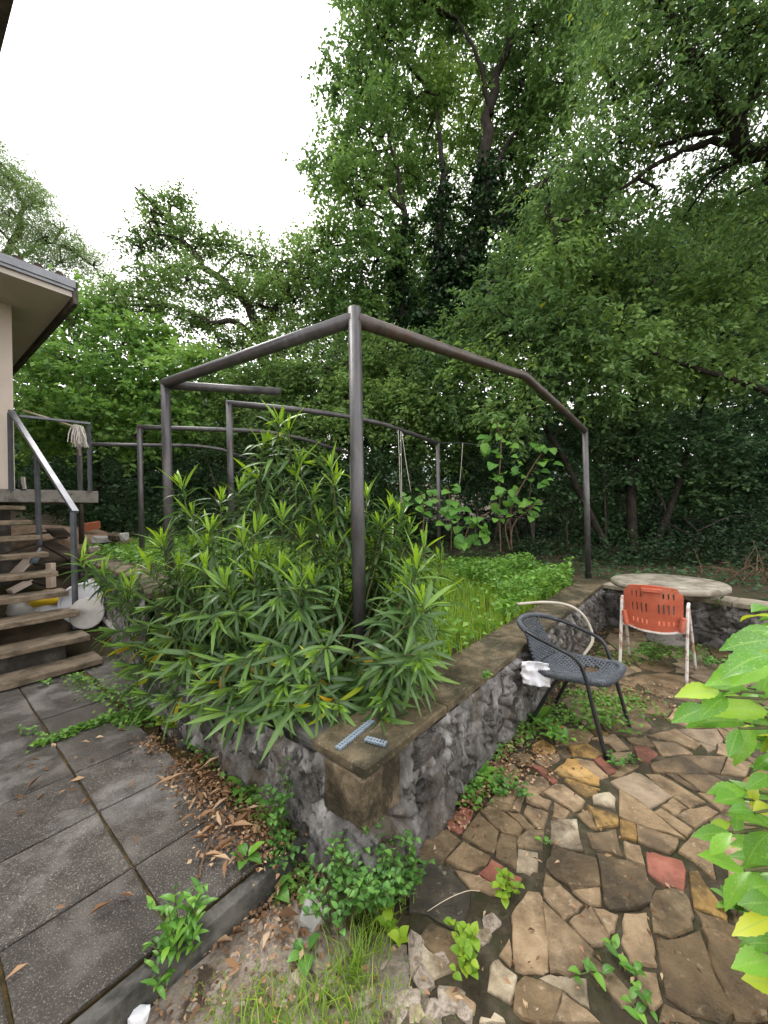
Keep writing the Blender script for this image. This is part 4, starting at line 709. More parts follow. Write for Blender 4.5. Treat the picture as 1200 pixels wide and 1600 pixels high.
# hose arching off the cap
b=MB(); hp=spline([(1.235,3.55,0.61),(1.517,3.62,0.606),(1.731,3.62,0.577),(1.85,3.58,0.506),(1.917,3.55,0.38),(1.919,3.52,0.258),(1.831,3.5,0.148),(1.789,3.5,0.089)],6)
b.tube(hp,.0135,10).build('hose','hose',None,True,label='dirty white plastic hose arching over the cap behind the woven chair',cat='hose')
# toothed plastic strips on the corner of the cap
def comb(label,a,b_,n):
    a,b_=Vector(a),Vector(b_); t=thing('plastic_strip',label,'strip',a,'toothed plastic strips on the wall corner'); d=(b_-a); L=d.length; d.normalize(); s=Vector((-d.y,d.x,0))
    for off in (-.009,.009): MB().bar(a+s*off+Zv*.006,b_+s*off+Zv*.006,.007,.009).build('rail','comb',t,bevel=.001)
    for i in range(n):
        p=a+d*L*(i+.5)/n; MB().bar(p-s*.016+Zv*.006,p+s*.016+Zv*.006,L/n*.5,.010).build('tooth','comb',t)
comb('longer blue grey toothed plastic strip along the wall cap edge',(-0.215,1.587,0.503),(-0.074,1.796,0.503),16)
comb('short blue grey toothed plastic strip lying near the cap corner',(-0.1,1.655,0.503),(-0.008,1.612,0.503),7)

# ------------------------------------------------------------------ jumble beside the stairs
bk=thing('white_bucket','big white plastic tub lying on its side right of the stair rail','bucket',(-3.532,4.45,0.247))
ba,bb=Vector((-3.625,4.75,0.562)),Vector((-3.357,4.2,0.546)); ax=(bb-ba).normalized()
b=MB(); b.tube([ba,ba+ax*.01,bb,bb+ax*.002],[.17,.19,.215,.222],24,False); o=b.build('tub','whiteplastic',bk,True); md=o.modifiers.new('s','SOLIDIFY'); md.thickness=.006
b=MB(); b.tube([bb-ax*.03,bb-ax*.022],[.21,.21],24); b.build('base','whiteplastic',bk)
b=MB(); ring=[bb+(ax.orthogonal().normalized()*math.cos(t)+ax.cross(ax.orthogonal().normalized())*math.sin(t))*.224 for t in np.linspace(0,2*math.pi,33)]; b.tube(ring,.009,6,False); b.build('rim','whiteplastic',bk,True)
ld=Vector((-3.181,4.02,0.484)); b=MB(); n_=Vector((.25,-.95,.15)).normalized()
b.tube([ld,ld+n_*.012,ld+n_*.016],[.165,.165,.15],28); b.build('bucket_lid','greyplastic',None,True,label='round grey lid leaning against the white tub',cat='lid')
def lump(name,mat,label,cat,c,sx,sy,sz,seed,amp=.3,sub=3,group=None,parent=None):
    bm=bmesh.new(); bmesh.ops.create_icosphere(bm,subdivisions=sub,radius=1)
    for v in bm.verts: v.co*=1+amp*(fbm(v.co.x*1.6+seed,v.co.y*1.6,v.co.z*1.6,4))
    bmesh.ops.scale(bm,vec=(sx,sy,sz),verts=bm.verts); me=bpy.data.meshes.new(name); bm.to_mesh(me); bm.free()
    for p in me.polygons: p.use_smooth=True
    return link(name,me,mat,parent,Matrix.Translation(Vector(c)),label=label,cat=cat,group=group)
lump('yellow_sack','yellow','yellow plastic sack behind the lower stair treads','sack',(-4.001,4.45,0.558),.22,.12,.085,1,.35)
lump('white_sack','whiteplastic','white plastic sack under the yellow one behind the treads','sack',(-4.063,4.5,0.433),.22,.13,.075,2,.35)
lump('grey_sack','greyplastic','grey rounded sack at the left behind the lower treads','sack',(-4.234,4.4,0.447),.17,.13,.10,3,.2)
lump('rubble_mound','earth','mound of pale brown earth and rubble behind the stairs','rubble',(-6.603,7.2,0.869),1.7,.9,.42,4,.35,4)
lump('rubble_mound','earth','low heap of sandy rubble right of the farthest frame post','rubble',(-5.657,7.4,0.88),.75,.5,.16,8,.35,4)
rr=random.Random(8)
for i,(pp,w,h,mat,lab) in enumerate([((-5.005,6.7,1.118),.22,.08,'paleslate','flat pale stone slab on the sandy rubble heap'),((-4.706,6.6,1.142),.13,.09,'sandstone','tan stone at the right end of the rubble heap'),((-4.549,6.6,1.161),.10,.09,'paleslate','round pale grey stone in the grass past the rubble'),((-4.684,6.1,0.989),.12,.08,'rubblestone','pinkish stone at the foot of the rubble heap')]):
    M=Matrix.Translation(Vector(pp))@Matrix.Rotation(rr.random()*3,4,'Z')@Matrix.Diagonal((w,w*.7,h,1)); link('stone',rcopy(i%3),mat,None,M,label=lab,cat='stone')
b=MB(); q=Vector((-5.659,7.3,1.335)); b.box(q,Vector((.13,.03,.02)),Vector((-.03,.07,.01)),Vector((0,-.01,.07))); b.build('orange_brick','brick',None,label='broken orange hollow brick on top of the rubble',cat='brick',bevel=.01)
for i,(a,b_,w,h,mat,lab) in enumerate([
 ((-5.078,5,1.02),(-5.007,5.9,1.195),.13,.03,'board','long dark board sloping up behind the middle treads'),
 ((-5.038,5.6,1.159),(-4.259,5.2,0.946),.20,.025,'board','wide black board sliding down toward the rail post'),
 ((-4.864,5.3,0.874),(-4.326,5.3,0.81),.16,.03,'board','short black board low in the heap beside the rail post'),
 ((-5.806,5.9,1.23),(-5.433,6.1,1.272),.12,.03,'board','brown board lying on the rubble behind the stairs'),
 ((-5.241,6,1.335),(-4.941,5.8,1.22),.22,.03,'board','small dark panel tilted on the rubble mound'),
 ((-4.874,4.9,0.72),(-4.84,5.2,0.993),.16,.03,'paleboard','pale pinkish board leaning under the middle treads'),
 ((-4.778,4.8,0.574),(-4.695,5,0.674),.14,.05,'paleboard','pale square block end below the middle treads'),
 ((-4.762,5,0.7),(-4.088,4.9,0.539),.06,.03,'board','thin dark batten lying below the treads'),
 ((-4.162,4.7,0.942),(-4.159,4.7,0.639),.07,.07,'paleboard','short pale upright post under the treads')]):
    MB().bar(a,b_,w,h).build('board',mat,None,bevel=.004,label=lab,cat='board',group='boards heaped behind the stairs')
b=MB(); q=Vector((-4.749,5.1,0.899)); b.tube([q,q+Vector((.02,.05,.13)),q+Vector((.025,.06,.16)),q+Vector((.03,.075,.2))],[.045,.045,.018,.016],12); b.build('plastic_bottle','comb',None,True,label='pale blue plastic bottle among the boards under the stairs',cat='bottle')
b=MB(); b.tube(spline([(-3.243,4.3,0.381),(-3.01,4.1,0.362),(-2.786,3.9,0.33)],4),.035,10); b.build('drain_pipe','greyplastic',None,True,label='short grey drain pipe lying right of the white tub',cat='pipe')
# string hanging from the second frame
for i,(pts,lab) in enumerate([([(0.306,6.35,2.851),(0.305,6.35,2.248),(0.303,6.35,1.602)],'straight string hanging from the pipe beam'),([(0.261,6.3,2.862),(0.272,6.3,2.349),(0.281,6.3,1.655)],'second string close beside the straight one on the beam'),([(0.329,6.4,2.839),(0.385,6.4,2.361),(0.462,6.4,1.838)],'slanting string under the pipe beam'),([(1.547,7.3,2.807),(1.514,7.3,2.399),(1.47,7.3,2.004)],'string hanging from the wire right of the frame post')]):
    MB().tube(spline(pts,3),.006,5).build('string','string',None,True,label=lab,cat='string',group='strings under the pipe frame')
MB().tube([(1.071,7.18,2.794),(1.559,7.3,2.807),(2.471,7.6,2.741)],.003,4).build('wire','rail',None,label='thin wire running right from the frame post top',cat='wire')

# ------------------------------------------------------------------ foliage engines
def unit(a): return a/np.maximum(1e-9,np.linalg.norm(a,axis=1,keepdims=True))
def leaf_quads(P,D,N,L,Wd,fold=.18):
    """folded diamond leaves, two triangles each"""
    D=unit(D); X=unit(np.cross(D,N)); Z=np.cross(X,D); n=len(P); L=L[:,None]; Wd=Wd[:,None]
    V=np.empty((n,4,3),np.float32); V[:,0]=P; V[:,2]=P+D*L-Z*L*.12
    m=P+D*L*.45; V[:,1]=m-X*Wd*.5+Z*Wd*fold; V[:,3]=m+X*Wd*.5+Z*Wd*fold
    i=np.arange(n)[:,None]*4; F=np.concatenate([i+np.array([[0,2,1]]),i+np.array([[0,3,2]])]); return V.reshape(-1,3),F
def crown_arrays(clumps,leaf,ratio,dens,droop,rng,nl=10,twig=.38,up=.7,shell=.35,tmul=1):
    Ps=[];Ds=[];Ns=[];T=[]
    for (x,y,z,rx,rz) in clumps:
        nt=int(5.6*dens*rx*max(rx,rz)*(.1/leaf)**2)
        ks=9; sc=unit(rng.normal(size=(ks,3)))*(.45+.35*rng.random((ks,1))); sc[0]*=.2; pick=rng.integers(0,ks,nt); su=unit(rng.normal(size=(nt,3))); su[:,2]=np.abs(su[:,2])*.8-.25
        u=unit(rng.normal(size=(nt,3))); r=(shell+(1-shell)*rng.random((nt,1)))**.6*(1+.22*rng.normal(size=(nt,1)))
        # lobes make the outline uneven
        lob=1+.28*np.sin(u[:,:1]*5+x*3)*np.sin(u[:,1:2]*4+z*2)
        sp=sc[pick]+su*(.12+.36*rng.random((nt,1))**.5)*np.array([1,1,.75]); loose=rng.random((nt,1))<.30; p=np.array([x,y,z])+np.where(loose,u*r*lob,sp*1.12)*np.array([rx,rx,rz]); u=np.where(loose,u,unit(su+sc[pick]*.5))
        d=unit(u*.7+rng.normal(size=(nt,3))*.55+np.array([0,0,-droop]))
        ct=rng.normal(0,.17); tl=twig*(.6+.8*rng.random((nt,1)))
        for k in range(nl):
            t=(k+rng.random((nt,1)))/nl
            Ps.append(p+d*tl*t+rng.normal(size=(nt,3))*.03); s=unit(np.cross(d,np.array([0,0,1.0]))+1e-4)*(1 if k%2 else -1)
            Ds.append(unit(d*.55+s*.8+rng.normal(size=(nt,3))*.35+np.array([0,0,-droop*.5])))
            Ns.append(unit(np.array([0,0,up])+rng.normal(size=(nt,3))*.45)); T.append(np.where(rng.random(nt)<.006,1,np.clip(rng.beta(2.2,2.4,nt)*.9+ct+.03,0,.95)))
    P=np.concatenate(Ps);D=np.concatenate(Ds);N=np.concatenate(Ns);T=np.concatenate(T); n=len(P)
    L=leaf*(.65+.6*rng.random(n)); return P,D,N,L,L*ratio*(.85+.3*rng.random(n)),T
def crown(name,mat,parent,clumps,leaf,ratio=.55,dens=60,droop=.25,seed=1,label=None,**kw):
    rng=np.random.default_rng(seed); P,D,N,L,Wd,T=crown_arrays(clumps,leaf,ratio,dens,droop,rng,**kw)
    V,F=leaf_quads(P,D,N,L,Wd); o=link(name,mesh_np(name,V,F,np.repeat(T,4)),mat,parent,kind='stuff'); 
    if label: o['label']=label
    return o
def limbs(name,mat,parent,trunks,clumps,seed,twr=.018,sub=5,maxd=9):
    rr=random.Random(seed); b=MB(); nodes=[]
    for pts,r0,r1 in trunks:
        sp=spline(pts,4); k=len(sp); 
        for q in range(1,k-1): sp[q]=sp[q]+Vector((rr.gauss(0,1),rr.gauss(0,1),rr.gauss(0,.5)))*r0*.25
        b.tube(sp,[r0+(r1-r0)*i/(k-1) for i in range(k)],8); nodes+=sp[1:]
    for (x,y,z,rx,rz) in clumps:
        c=Vector((x,y,z)); 
        if nodes:
            nb=min(nodes,key=lambda q:(q-c).length+max(0,q.z-c.z)*.6)
            if (nb-c).length<maxd:
                mid=nb.lerp(c,.5)+Vector((rr.gauss(0,.2),rr.gauss(0,.2),rr.uniform(0,.35))); b.tube(spline([nb,mid,c],3),[twr*2.2,twr*2.1,twr*2,twr*1.8,twr*1.6,twr*1.5,twr*1.4][:7],5)
        for k in range(sub):
            d=Vector((rr.gauss(0,1),rr.gauss(0,1),rr.gauss(.2,.8))).normalized(); e=c+Vector((d.x*rx,d.y*rx,d.z*rz))*.85
            b.tube([c,c.lerp(e,.5)+Vector((rr.gauss(0,.08),rr.gauss(0,.08),rr.gauss(0,.08)))*rx,e],[twr*1.2,twr*.8,twr*.4],4,False)
    return b.build(name,mat,parent,True)
def tree(name,label,cat,base,trunks,clumps,mat,leaf,bark='bark',seed=1,twr=.018,group='trees and tall shrubs round the garden',sub=5,**kw):
    t=thing(name,label,cat,base,group)
    limbs('trunk',bark,t,trunks,clumps,seed,twr,sub)
    crown('crown',mat,t,clumps,leaf,seed=seed,**kw)
    return t

# ------------------------------------------------------------------ the wood behind
T1=[(-0.784,11,14.195,0.783,0.969),(0.264,11,15.387,1.025,1.119),(-0.246,10.6,12.196,1.042,1.078),(-1.298,11,11.688,0.783,0.895),(1.023,11.6,13.968,0.904,1.062),(-0.549,10.5,10.054,0.979,0.979),(0.701,11.8,12.089,0.84,0.92),(-1.437,11,9.266,0.746,0.783),(-0.135,10.5,8.444,0.925,0.89),(1.203,12.2,10.37,0.827,0.827),(-0.782,10.6,7.624,0.898,0.862),(2.319,12,16.509,1.017,1.22),(1.029,11,16.398,1.119,1.119),(2.285,12,14.679,1.017,1.017),(2.845,11.5,17.822,1.169,0.975),(4.646,11,15.397,1.119,1.119),(4.55,11.8,14.616,0.84,1),(5.457,11,13.89,1.025,1.025),(5.334,11.4,12.704,0.966,0.812),(4.458,12.5,13.07,0.953,1.059),(6.51,11.5,15.803,1.169,1.169),(5.056,12,10.66,0.936,0.732),(6.282,12,10.942,1.22,1.017),(3.981,12,18.309,1.22,1.22),(-0.436,10.6,6.899,0.719,0.611),(3.11,13.5,14.6,1.053,1.007),(2.609,13.5,12.321,0.915,0.915),(1.552,13,13.591,0.793,0.881),(4.551,13.5,12.17,0.915,0.824),(4.189,13.5,17.211,0.915,0.915),(1.376,12.2,8.609,0.868,0.827),(-0.452,11,16.986,0.746,0.746),(6.421,12,18.262,1.424,1.22)]
t=tree('maple_tree','tall tree with ivy clad leaning dark trunks rising left of centre','tree',(0.932,11,1.482),[
 ([(0.735,11,0.927),(0.91,11,5.212),(1.791,11,7.433),(2.662,11,9.095),(3.16,11,10.764),(3.412,11.2,13.207),(3.942,11.4,15.726),(4.449,11.6,18.327)],.34,.07),
 ([(2.662,11,9.095),(3.792,10.7,10.135),(4.802,10.5,10.665),(6.005,10.4,11.347)],.17,.05),
 ([(1.791,11,7.433),(1.829,11.2,9.819),(1.955,11.3,11.616),(1.8,11.5,14.138)],.16,.05),
 ([(0.91,11,5.212),(0.541,11,8.389),(0.763,11,10.25),(0.306,11,12.683)],.16,.04),
 ([(3.412,11.2,13.207),(2.954,11,14.684),(2.416,11,15.813)],.08,.03),([(0.763,11,10.25),(-0.189,11,11.2),(-1.304,11,11.408)],.06,.02),
 ([(3.16,11,10.764),(3.914,11.5,12.538),(4.91,11.5,13.689)],.09,.03)],T1,'ivytree',.13,seed=3,dens=84,twr=.022,ratio=.6)
iv=[]
for a,b_,n_,r in [((0.901,10.9,5.178),(1.775,10.9,7.379),9,36),((1.775,10.9,7.379),(2.638,10.9,9.026),8,30),((2.638,10.9,9.026),(3.241,10.9,11.601),8,20),((1.795,11,7.62),(1.882,11.1,11.437),8,20),((0.813,10.9,5.365),(0.536,10.9,8.327),6,22),((0.536,10.9,8.327),(0.756,10.9,10.17),4,17),((2.638,10.9,9.026),(4.302,10.6,10.403),7,15)]:
    for k in range(n_):
        q=Vector(a).lerp(Vector(b_),k/n_); iv.append((q.x,q.y,q.z,r*11/590,.55))
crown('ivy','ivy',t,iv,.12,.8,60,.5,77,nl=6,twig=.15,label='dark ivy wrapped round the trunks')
T2=[(4.774,6.8,10.055,0.807,0.807),(5.369,6.4,9.969,0.814,0.759),(6.088,6.2,9.372,0.788,0.788),(6.973,6.3,8.737,0.854,0.854),(5.119,6.6,8.899,0.694,0.559),(4.548,7.2,9.591,0.732,0.732),(6.324,7,9.568,0.712,0.593),(4.521,7,8.356,0.688,0.498),(5.786,7.4,8.917,0.627,0.452),(4.027,7.2,7.892,0.671,0.549),(3.377,7.4,7.583,0.627,0.502),(7.032,6.6,6.513,0.671,0.671),(7.503,6.6,7.735,0.671,0.671),(5.395,7.6,7.453,0.464,0.438),(4.371,7.4,7.062,0.69,0.527),(7.763,7.6,9.985,0.773,0.708),(5.798,6.5,10.866,0.992,0.661),(5.078,7.2,11.778,1.098,0.732),(6.466,6,9.921,0.915,0.712),(7.191,8,8.822,0.61,0.38),(7.434,7.6,6.255,0.644,0.58),(7.781,8.6,8.204,0.525,0.408),(6.742,8.4,7.851,0.484,0.37),(8.127,8,8.126,0.542,0.488),(7.621,9,9.136,0.61,0.366),(8.704,9.2,8.119,0.78,0.468),(3.509,7.2,6.316,0.61,0.488)]
tree('ash_tree','overhanging tree reaching in from the right with bare dark boughs','tree',(9.494,7.2,0.099),[
 ([(9.731,7.2,-0.272),(8.829,7.1,3.739),(7.698,7,6.931),(7.023,6.9,7.917),(6.468,6.8,8.236),(5.99,6.7,8.882),(5.19,6.6,9.681),(4.648,6.6,10.586)],.26,.04),
 ([(7.024,6.9,7.975),(6.443,6.9,8.138),(5.739,6.9,8.058),(5.224,7,7.868),(4.383,7,7.35),(3.593,7.1,6.908)],.075,.02),
 ([(6.469,6.8,8.294),(5.886,7,8.389),(5.112,7,8.262),(4.415,7,9.011)],.05,.018),
 ([(6.468,6.8,8.236),(6.755,6.5,9.085),(6.995,6.3,9.911)],.10,.03)],T2,'ashleaf',.12,seed=5,dens=64,droop=.6,ratio=.42,twr=.014,twig=.45)
T3=[(3.013,8.6,6.618,0.583,0.583),(3.299,8.2,6.859,0.764,0.695),(4.23,8,6.437,0.814,0.705),(5.25,8,6.554,0.814,0.624),(6.506,8.4,6.645,0.683,0.569),(7.135,8,5.84,0.814,0.678),(2.046,8.6,5.616,0.7,0.583),(2.719,7.8,5.415,0.793,0.661),(3.677,7.6,5.166,0.773,0.67),(4.705,7.6,5.018,0.773,0.67),(5.886,7.8,5.091,0.793,0.687),(1.521,8.6,4.824,0.7,0.612),(2.292,8,4.372,0.746,0.61),(3.207,7.6,4.145,0.708,0.618),(4.28,7.8,4.063,0.727,0.595),(5.611,8.2,4.174,0.834,0.625),(6.867,8.2,4.428,0.834,0.695),(7.721,8,4.608,0.814,0.814),(1.386,8.8,3.786,0.686,0.626),(2.153,8.6,3.573,0.671,0.612),(8.772,8.4,6.032,0.854,0.854),(2.61,7.6,3.254,0.58,0.489)]
tree('hazel_tree','light green bushy tree filling the middle behind the arched beam','tree',(5.51,8.6,-0.063),[
 ([(5.713,8.8,-0.1),(5.778,8.7,2.865),(5.479,8.3,4.773),(4.681,8.2,6.415),(3.996,8.2,6.984)],.11,.03),
 ([(8.539,7.6,3.399),(7.773,7.6,3.774),(6.493,7.6,4.211),(5.343,7.6,4.684),(4.898,7.6,5.014)],.075,.03),
 ([(5.489,8.8,-0.096),(4.103,8.6,2.588),(2.843,8.2,4.782),(2.375,8.4,6.581)],.09,.025),([(6.086,8.8,-0.107),(7.023,8.6,2.824),(7.294,8.2,4.976)],.09,.03)],T3,'ashleaf',.135,bark='bark',seed=6,dens=78,droop=.35,ratio=.5,twr=.014)
T4=[(5.376,9,3.381,0.885,0.732),(6.444,8.8,3.019,0.925,0.746),(7.463,8.6,2.962,0.904,0.729),(8.634,8.6,3.231,0.904,0.875),(6.148,9.4,2.18,0.876,0.717),(7.183,9.2,1.987,0.936,0.702),(8.398,9,1.874,0.915,0.763),(4.455,9,3.094,0.763,0.686),(4.239,9.6,1.908,0.814,0.732),(5.586,10,1.055,0.763,0.593),(9.406,8.8,1.918,0.895,0.895),(8.463,10,0.831,0.847,0.508),(7.289,10.5,1.006,0.89,0.534),(9.752,9.6,0.826,0.814,0.569)]
tree('elder_shrub','dark green layered shrub behind the round table','shrub',(7.297,9.4,-0.232),[([(7.126,9.6,-0.344),(7.56,9.5,1.034),(8.061,9.3,2.608),(8.622,9.2,3.832)],.06,.02),([(7.288,9.6,-0.347),(6.601,9.5,1.375),(6.019,9.3,2.962)],.05,.02),([(7.939,9.6,-0.36),(8.761,9.4,1.334),(9.543,9.2,3.034)],.06,.02)],T4,'shade',.115,seed=7,dens=80,droop=.2,ratio=.55,twr=.012)
T5=[(-7.135,12,11.4,0.407,0.346),(-6.224,12,11.179,0.529,0.447),(-7.669,12,10.088,0.488,0.407),(-5.733,12,10.255,0.692,0.447),(-5.025,12,10.038,0.569,0.447),(-7.027,12.3,10.287,0.5,0.375),(-4.014,12,9.713,0.61,0.488),(-3.357,11.8,9.065,0.6,0.52),(-7.139,11.6,8.715,0.708,0.551),(-5.857,11.4,8.568,0.85,0.618),(-4.619,11.2,8.233,0.835,0.607),(-3.489,11.2,7.737,0.797,0.607),(-2.606,11.5,7.983,0.741,0.663),(-7.067,11,7.415,0.82,0.597),(-5.766,11,7.204,0.746,0.447),(-4.653,11.2,6.43,0.835,0.569),(-3.077,11,6.407,0.858,0.671),(-1.951,11,6.758,0.783,0.746),(-7.005,12.1,10.658,0.533,0.369),(-2.446,11.8,9.648,0.56,0.48),(-1.92,11.2,8.372,0.683,0.569),(-7.523,10.6,7.483,0.683,0.503),(-8.08,11,8.087,0.522,0.373),(-2.79,11.5,8.571,0.663,0.546)]
tree('oak_tree','spreading oak with a bare twisted limb left of centre','tree',(-3.538,11.6,1.567),[
 ([(-3.451,11.6,0.976),(-3.254,11.5,4.681),(-3.544,11.3,6.548),(-3.779,11.2,7.458),(-4.794,11.4,8.548),(-5.794,11.7,9.742),(-6.696,12,10.985),(-7.233,12,11.605)],.22,.03),
 ([(-3.544,11.3,6.548),(-4.107,10.8,6.979),(-4.749,10.6,6.909),(-5.283,10.6,7.171),(-5.639,10.6,7.357)],.10,.03),([(-3.695,11.2,6.886),(-2.918,11.2,7.821),(-2.355,11.3,8.632)],.10,.03),([(-3.211,11.4,5.426),(-2.299,10.8,5.755),(-1.719,10.6,5.576)],.09,.03)],T5,'oak',.105,seed=8,dens=60,droop=.1,ratio=.6,twr=.02)
T6=[(-13.318,13,13.874,0.925,0.573),(-12.454,13,12.976,0.881,0.573),(-11.475,13,12.296,0.749,0.441),(-12.304,12.6,11.559,0.812,0.47),(-10.941,13,11.405,0.705,0.375),(-11.538,12.8,10.941,0.781,0.391),(-10.295,13,10.621,0.617,0.308),(-9.711,12.8,10.039,0.477,0.26),(-10.625,12.6,10.032,0.683,0.299),(-13.475,12.6,11.795,1.068,0.854),(-14.305,13,14.113,1.102,0.881),(-11.707,12.5,9.881,0.763,0.339)]
tree('robinia_tree','feathery pale green tree above the roof at the far left','tree',(-14.54,13,1.776),[([(-14.552,13,1.115),(-14.219,13,7.059),(-13.618,13,9.692),(-12.826,13,10.779),(-12.254,13,11.87),(-12.344,13,12.974)],.2,.04),([(-13.618,13,9.692),(-12.091,12.8,10.409),(-11.215,12.8,10.827),(-10.245,12.8,10.483)],.08,.02)],T6,'feather',.075,bark='greybark',seed=9,dens=60,droop=.3,ratio=.35,twr=.02)
T7=[(-8.956,9.8,6.654,0.764,0.598),(-8.034,10,6.908,0.881,0.678),(-6.59,9.6,5.856,0.846,0.716),(-7.894,9.4,5.395,0.828,0.701),(-6.726,9.2,4.591,0.858,0.686),(-8.365,9.2,4.466,0.717,0.717),(-5.674,9.4,4.795,0.828,0.701),(-4.913,9.8,5.248,0.797,0.664),(-7.443,9.2,3.747,0.811,0.655),(-6.123,9.2,3.488,0.811,0.655),(-5.055,9.4,3.827,0.828,0.669),(-9.687,9.6,5.59,0.976,0.976),(-8.751,9.6,3.456,0.814,0.651),(-6.258,10.4,6.203,0.776,0.599)]
tree('maple_shrub','bright green broad bush between the house and the oak','shrub',(-7.473,9.8,1.642),[([(-7.483,9.8,1.144),(-7.284,9.7,3.283),(-7.663,9.7,4.934),(-8.043,9.8,6.637)],.07,.02),([(-7.317,9.8,1.141),(-6.215,9.7,3.262),(-5.688,9.7,5.061)],.07,.02)],T7,'brightleaf',.145,bark='greybark',seed=10,dens=70,droop=.2,ratio=.7,twr=.014)
T7b=[(-3.921,10,4.795,0.847,0.678),(-2.763,9.8,4.709,0.831,0.698),(-4.027,9.6,3.692,0.781,0.651),(-2.745,9.4,3.783,0.797,0.637),(-1.884,10,4.926,0.881,0.763),(-0.924,9.8,5.339,0.914,0.764),(0.076,9.6,5.486,0.814,0.716),(-0.576,9.2,4.006,0.858,0.702),(0.425,9,3.78,0.839,0.686),(-1.523,9.2,3.4,0.811,0.624),(0.698,9.4,4.674,0.733,0.637),(1.433,9.2,3.032,0.78,0.624)]
tree('hornbeam_tree','dense mid green young tree behind the tall front post','tree',(-1.169,9.8,1.19),[([(-1.175,9.8,0.858),(-1.208,9.7,2.838),(-0.94,9.8,4.508),(-1.098,9.9,5.549)],.08,.03),([(-1.092,9.8,0.856),(0.031,9.5,3.11),(0.387,9.6,4.747)],.06,.02),([(-1.258,9.8,0.859),(-2.412,9.6,3.011),(-3.13,9.9,4.58)],.06,.02)],T7b,'oak',.115,seed=12,dens=76,droop=.15,ratio=.6,twr=.014)
T8a=[(-9.138,10,2.352,0.932,0.678),(-7.141,9.6,2.531,0.846,0.618),(-5.675,9.6,2.584,0.846,0.618),(-6.236,9.2,1.619,0.717,0.437),(-7.646,9.4,1.645,0.733,0.414)]
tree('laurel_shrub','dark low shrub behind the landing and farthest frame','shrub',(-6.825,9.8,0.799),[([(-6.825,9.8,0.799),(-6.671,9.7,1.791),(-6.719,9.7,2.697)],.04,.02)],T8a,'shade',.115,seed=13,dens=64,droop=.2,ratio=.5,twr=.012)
T8b=[(-4.38,9.8,2.663,0.831,0.598),(-2.8,9.8,2.799,0.831,0.598),(-1.446,9.6,2.504,0.814,0.586),(-4.779,9.4,1.591,0.733,0.446),(-3.251,9.6,1.725,0.814,0.488),(-1.627,9.6,1.531,0.814,0.488)]
tree('laurel_shrub','dark low shrub behind the stub beam and oleander top','shrub',(-3.337,9.8,0.733),[([(-3.337,9.8,0.733),(-3.219,9.7,1.726),(-3.267,9.7,2.631)],.04,.02)],T8b,'shade',.115,seed=14,dens=64,droop=.2,ratio=.5,twr=.012)
T8c=[(-0.138,9.4,2.618,0.828,0.637),(0.965,9.4,1.96,0.797,0.605),(2.25,9.4,2.493,0.765,0.637),(3.206,9.4,2.475,0.765,0.637),(0,9.6,1.5,0.814,0.488)]
tree('laurel_shrub','dark low shrub behind the hanging strings','shrub',(0.649,9.8,0.657),[([(0.649,9.8,0.657),(0.726,9.7,1.651),(0.678,9.7,2.556)],.04,.02)],T8c,'shade',.115,seed=15,dens=64,droop=.2,ratio=.5,twr=.012)
T9=[(2.533,11.5,1.452,0.897,0.702),(3.894,11.5,1.231,0.897,0.702),(5.388,11.8,0.798,0.92,0.6),(7.098,12,0.348,0.936,0.529),(8.924,12,0.11,1.017,0.529),(10.579,11.8,0.299,1,0.6),(11.869,11.5,0.3,0.975,0.78),(4.974,12.2,2.026,1.034,0.827),(3.019,11.2,0.493,0.759,0.456),(6.782,12.5,1.583,1.059,0.847),(8.477,12.5,1.551,1.059,0.847),(10.384,12.5,1.515,1.059,0.847),(12.294,12.5,1.69,1.271,1.059),(1.477,11,0.726,0.746,0.485),(0.355,11,0.561,0.746,0.485),(4.264,11,0.207,0.746,0.373),(5.463,10.8,-0.068,0.732,0.293),(7.289,10.8,-0.286,0.915,0.256),(9.12,10.8,-0.321,0.915,0.293)]
tree('shade_darkened_thicket','thicket behind the table and vine, deep shade put into its black green leaf colour','shrub',(6.883,12,-0.258),[([(6.881,12,-0.36),(7.004,12,0.757),(6.83,12.2,1.784)],.05,.02)],T9,'shadedleaf',.13,seed=16,dens=44,droop=.2,ratio=.5,twr=.014)
T10=[(4.497,7.4,0.511,0.426,0.251),(5.109,7.2,0.573,0.439,0.244),(5.739,7,0.655,0.451,0.285),(6.139,6.6,0.734,0.425,0.291),(6.66,6.4,0.831,0.477,0.369),(4.11,8.4,0.454,0.456,0.256),(3.413,8.8,0.57,0.507,0.298),(7.428,8.6,1.096,0.641,0.437),(6.383,9.2,0.911,0.686,0.437),(7.928,8,1.214,0.542,0.407)]
tree('shade_darkened_bush','low bushes right behind the back wall, deep shade put into their black green leaf colour','shrub',(5.994,7.4,0.069),[([(5.994,7.4,0.069),(5.981,7.3,0.396),(6.138,7.4,1.007)],.03,.015)],T10,'shadedleaf',.075,seed=17,dens=40,droop=.1,ratio=.55,twr=.008)  # low bushes added to darken the strip behind the wall, shade in their colour
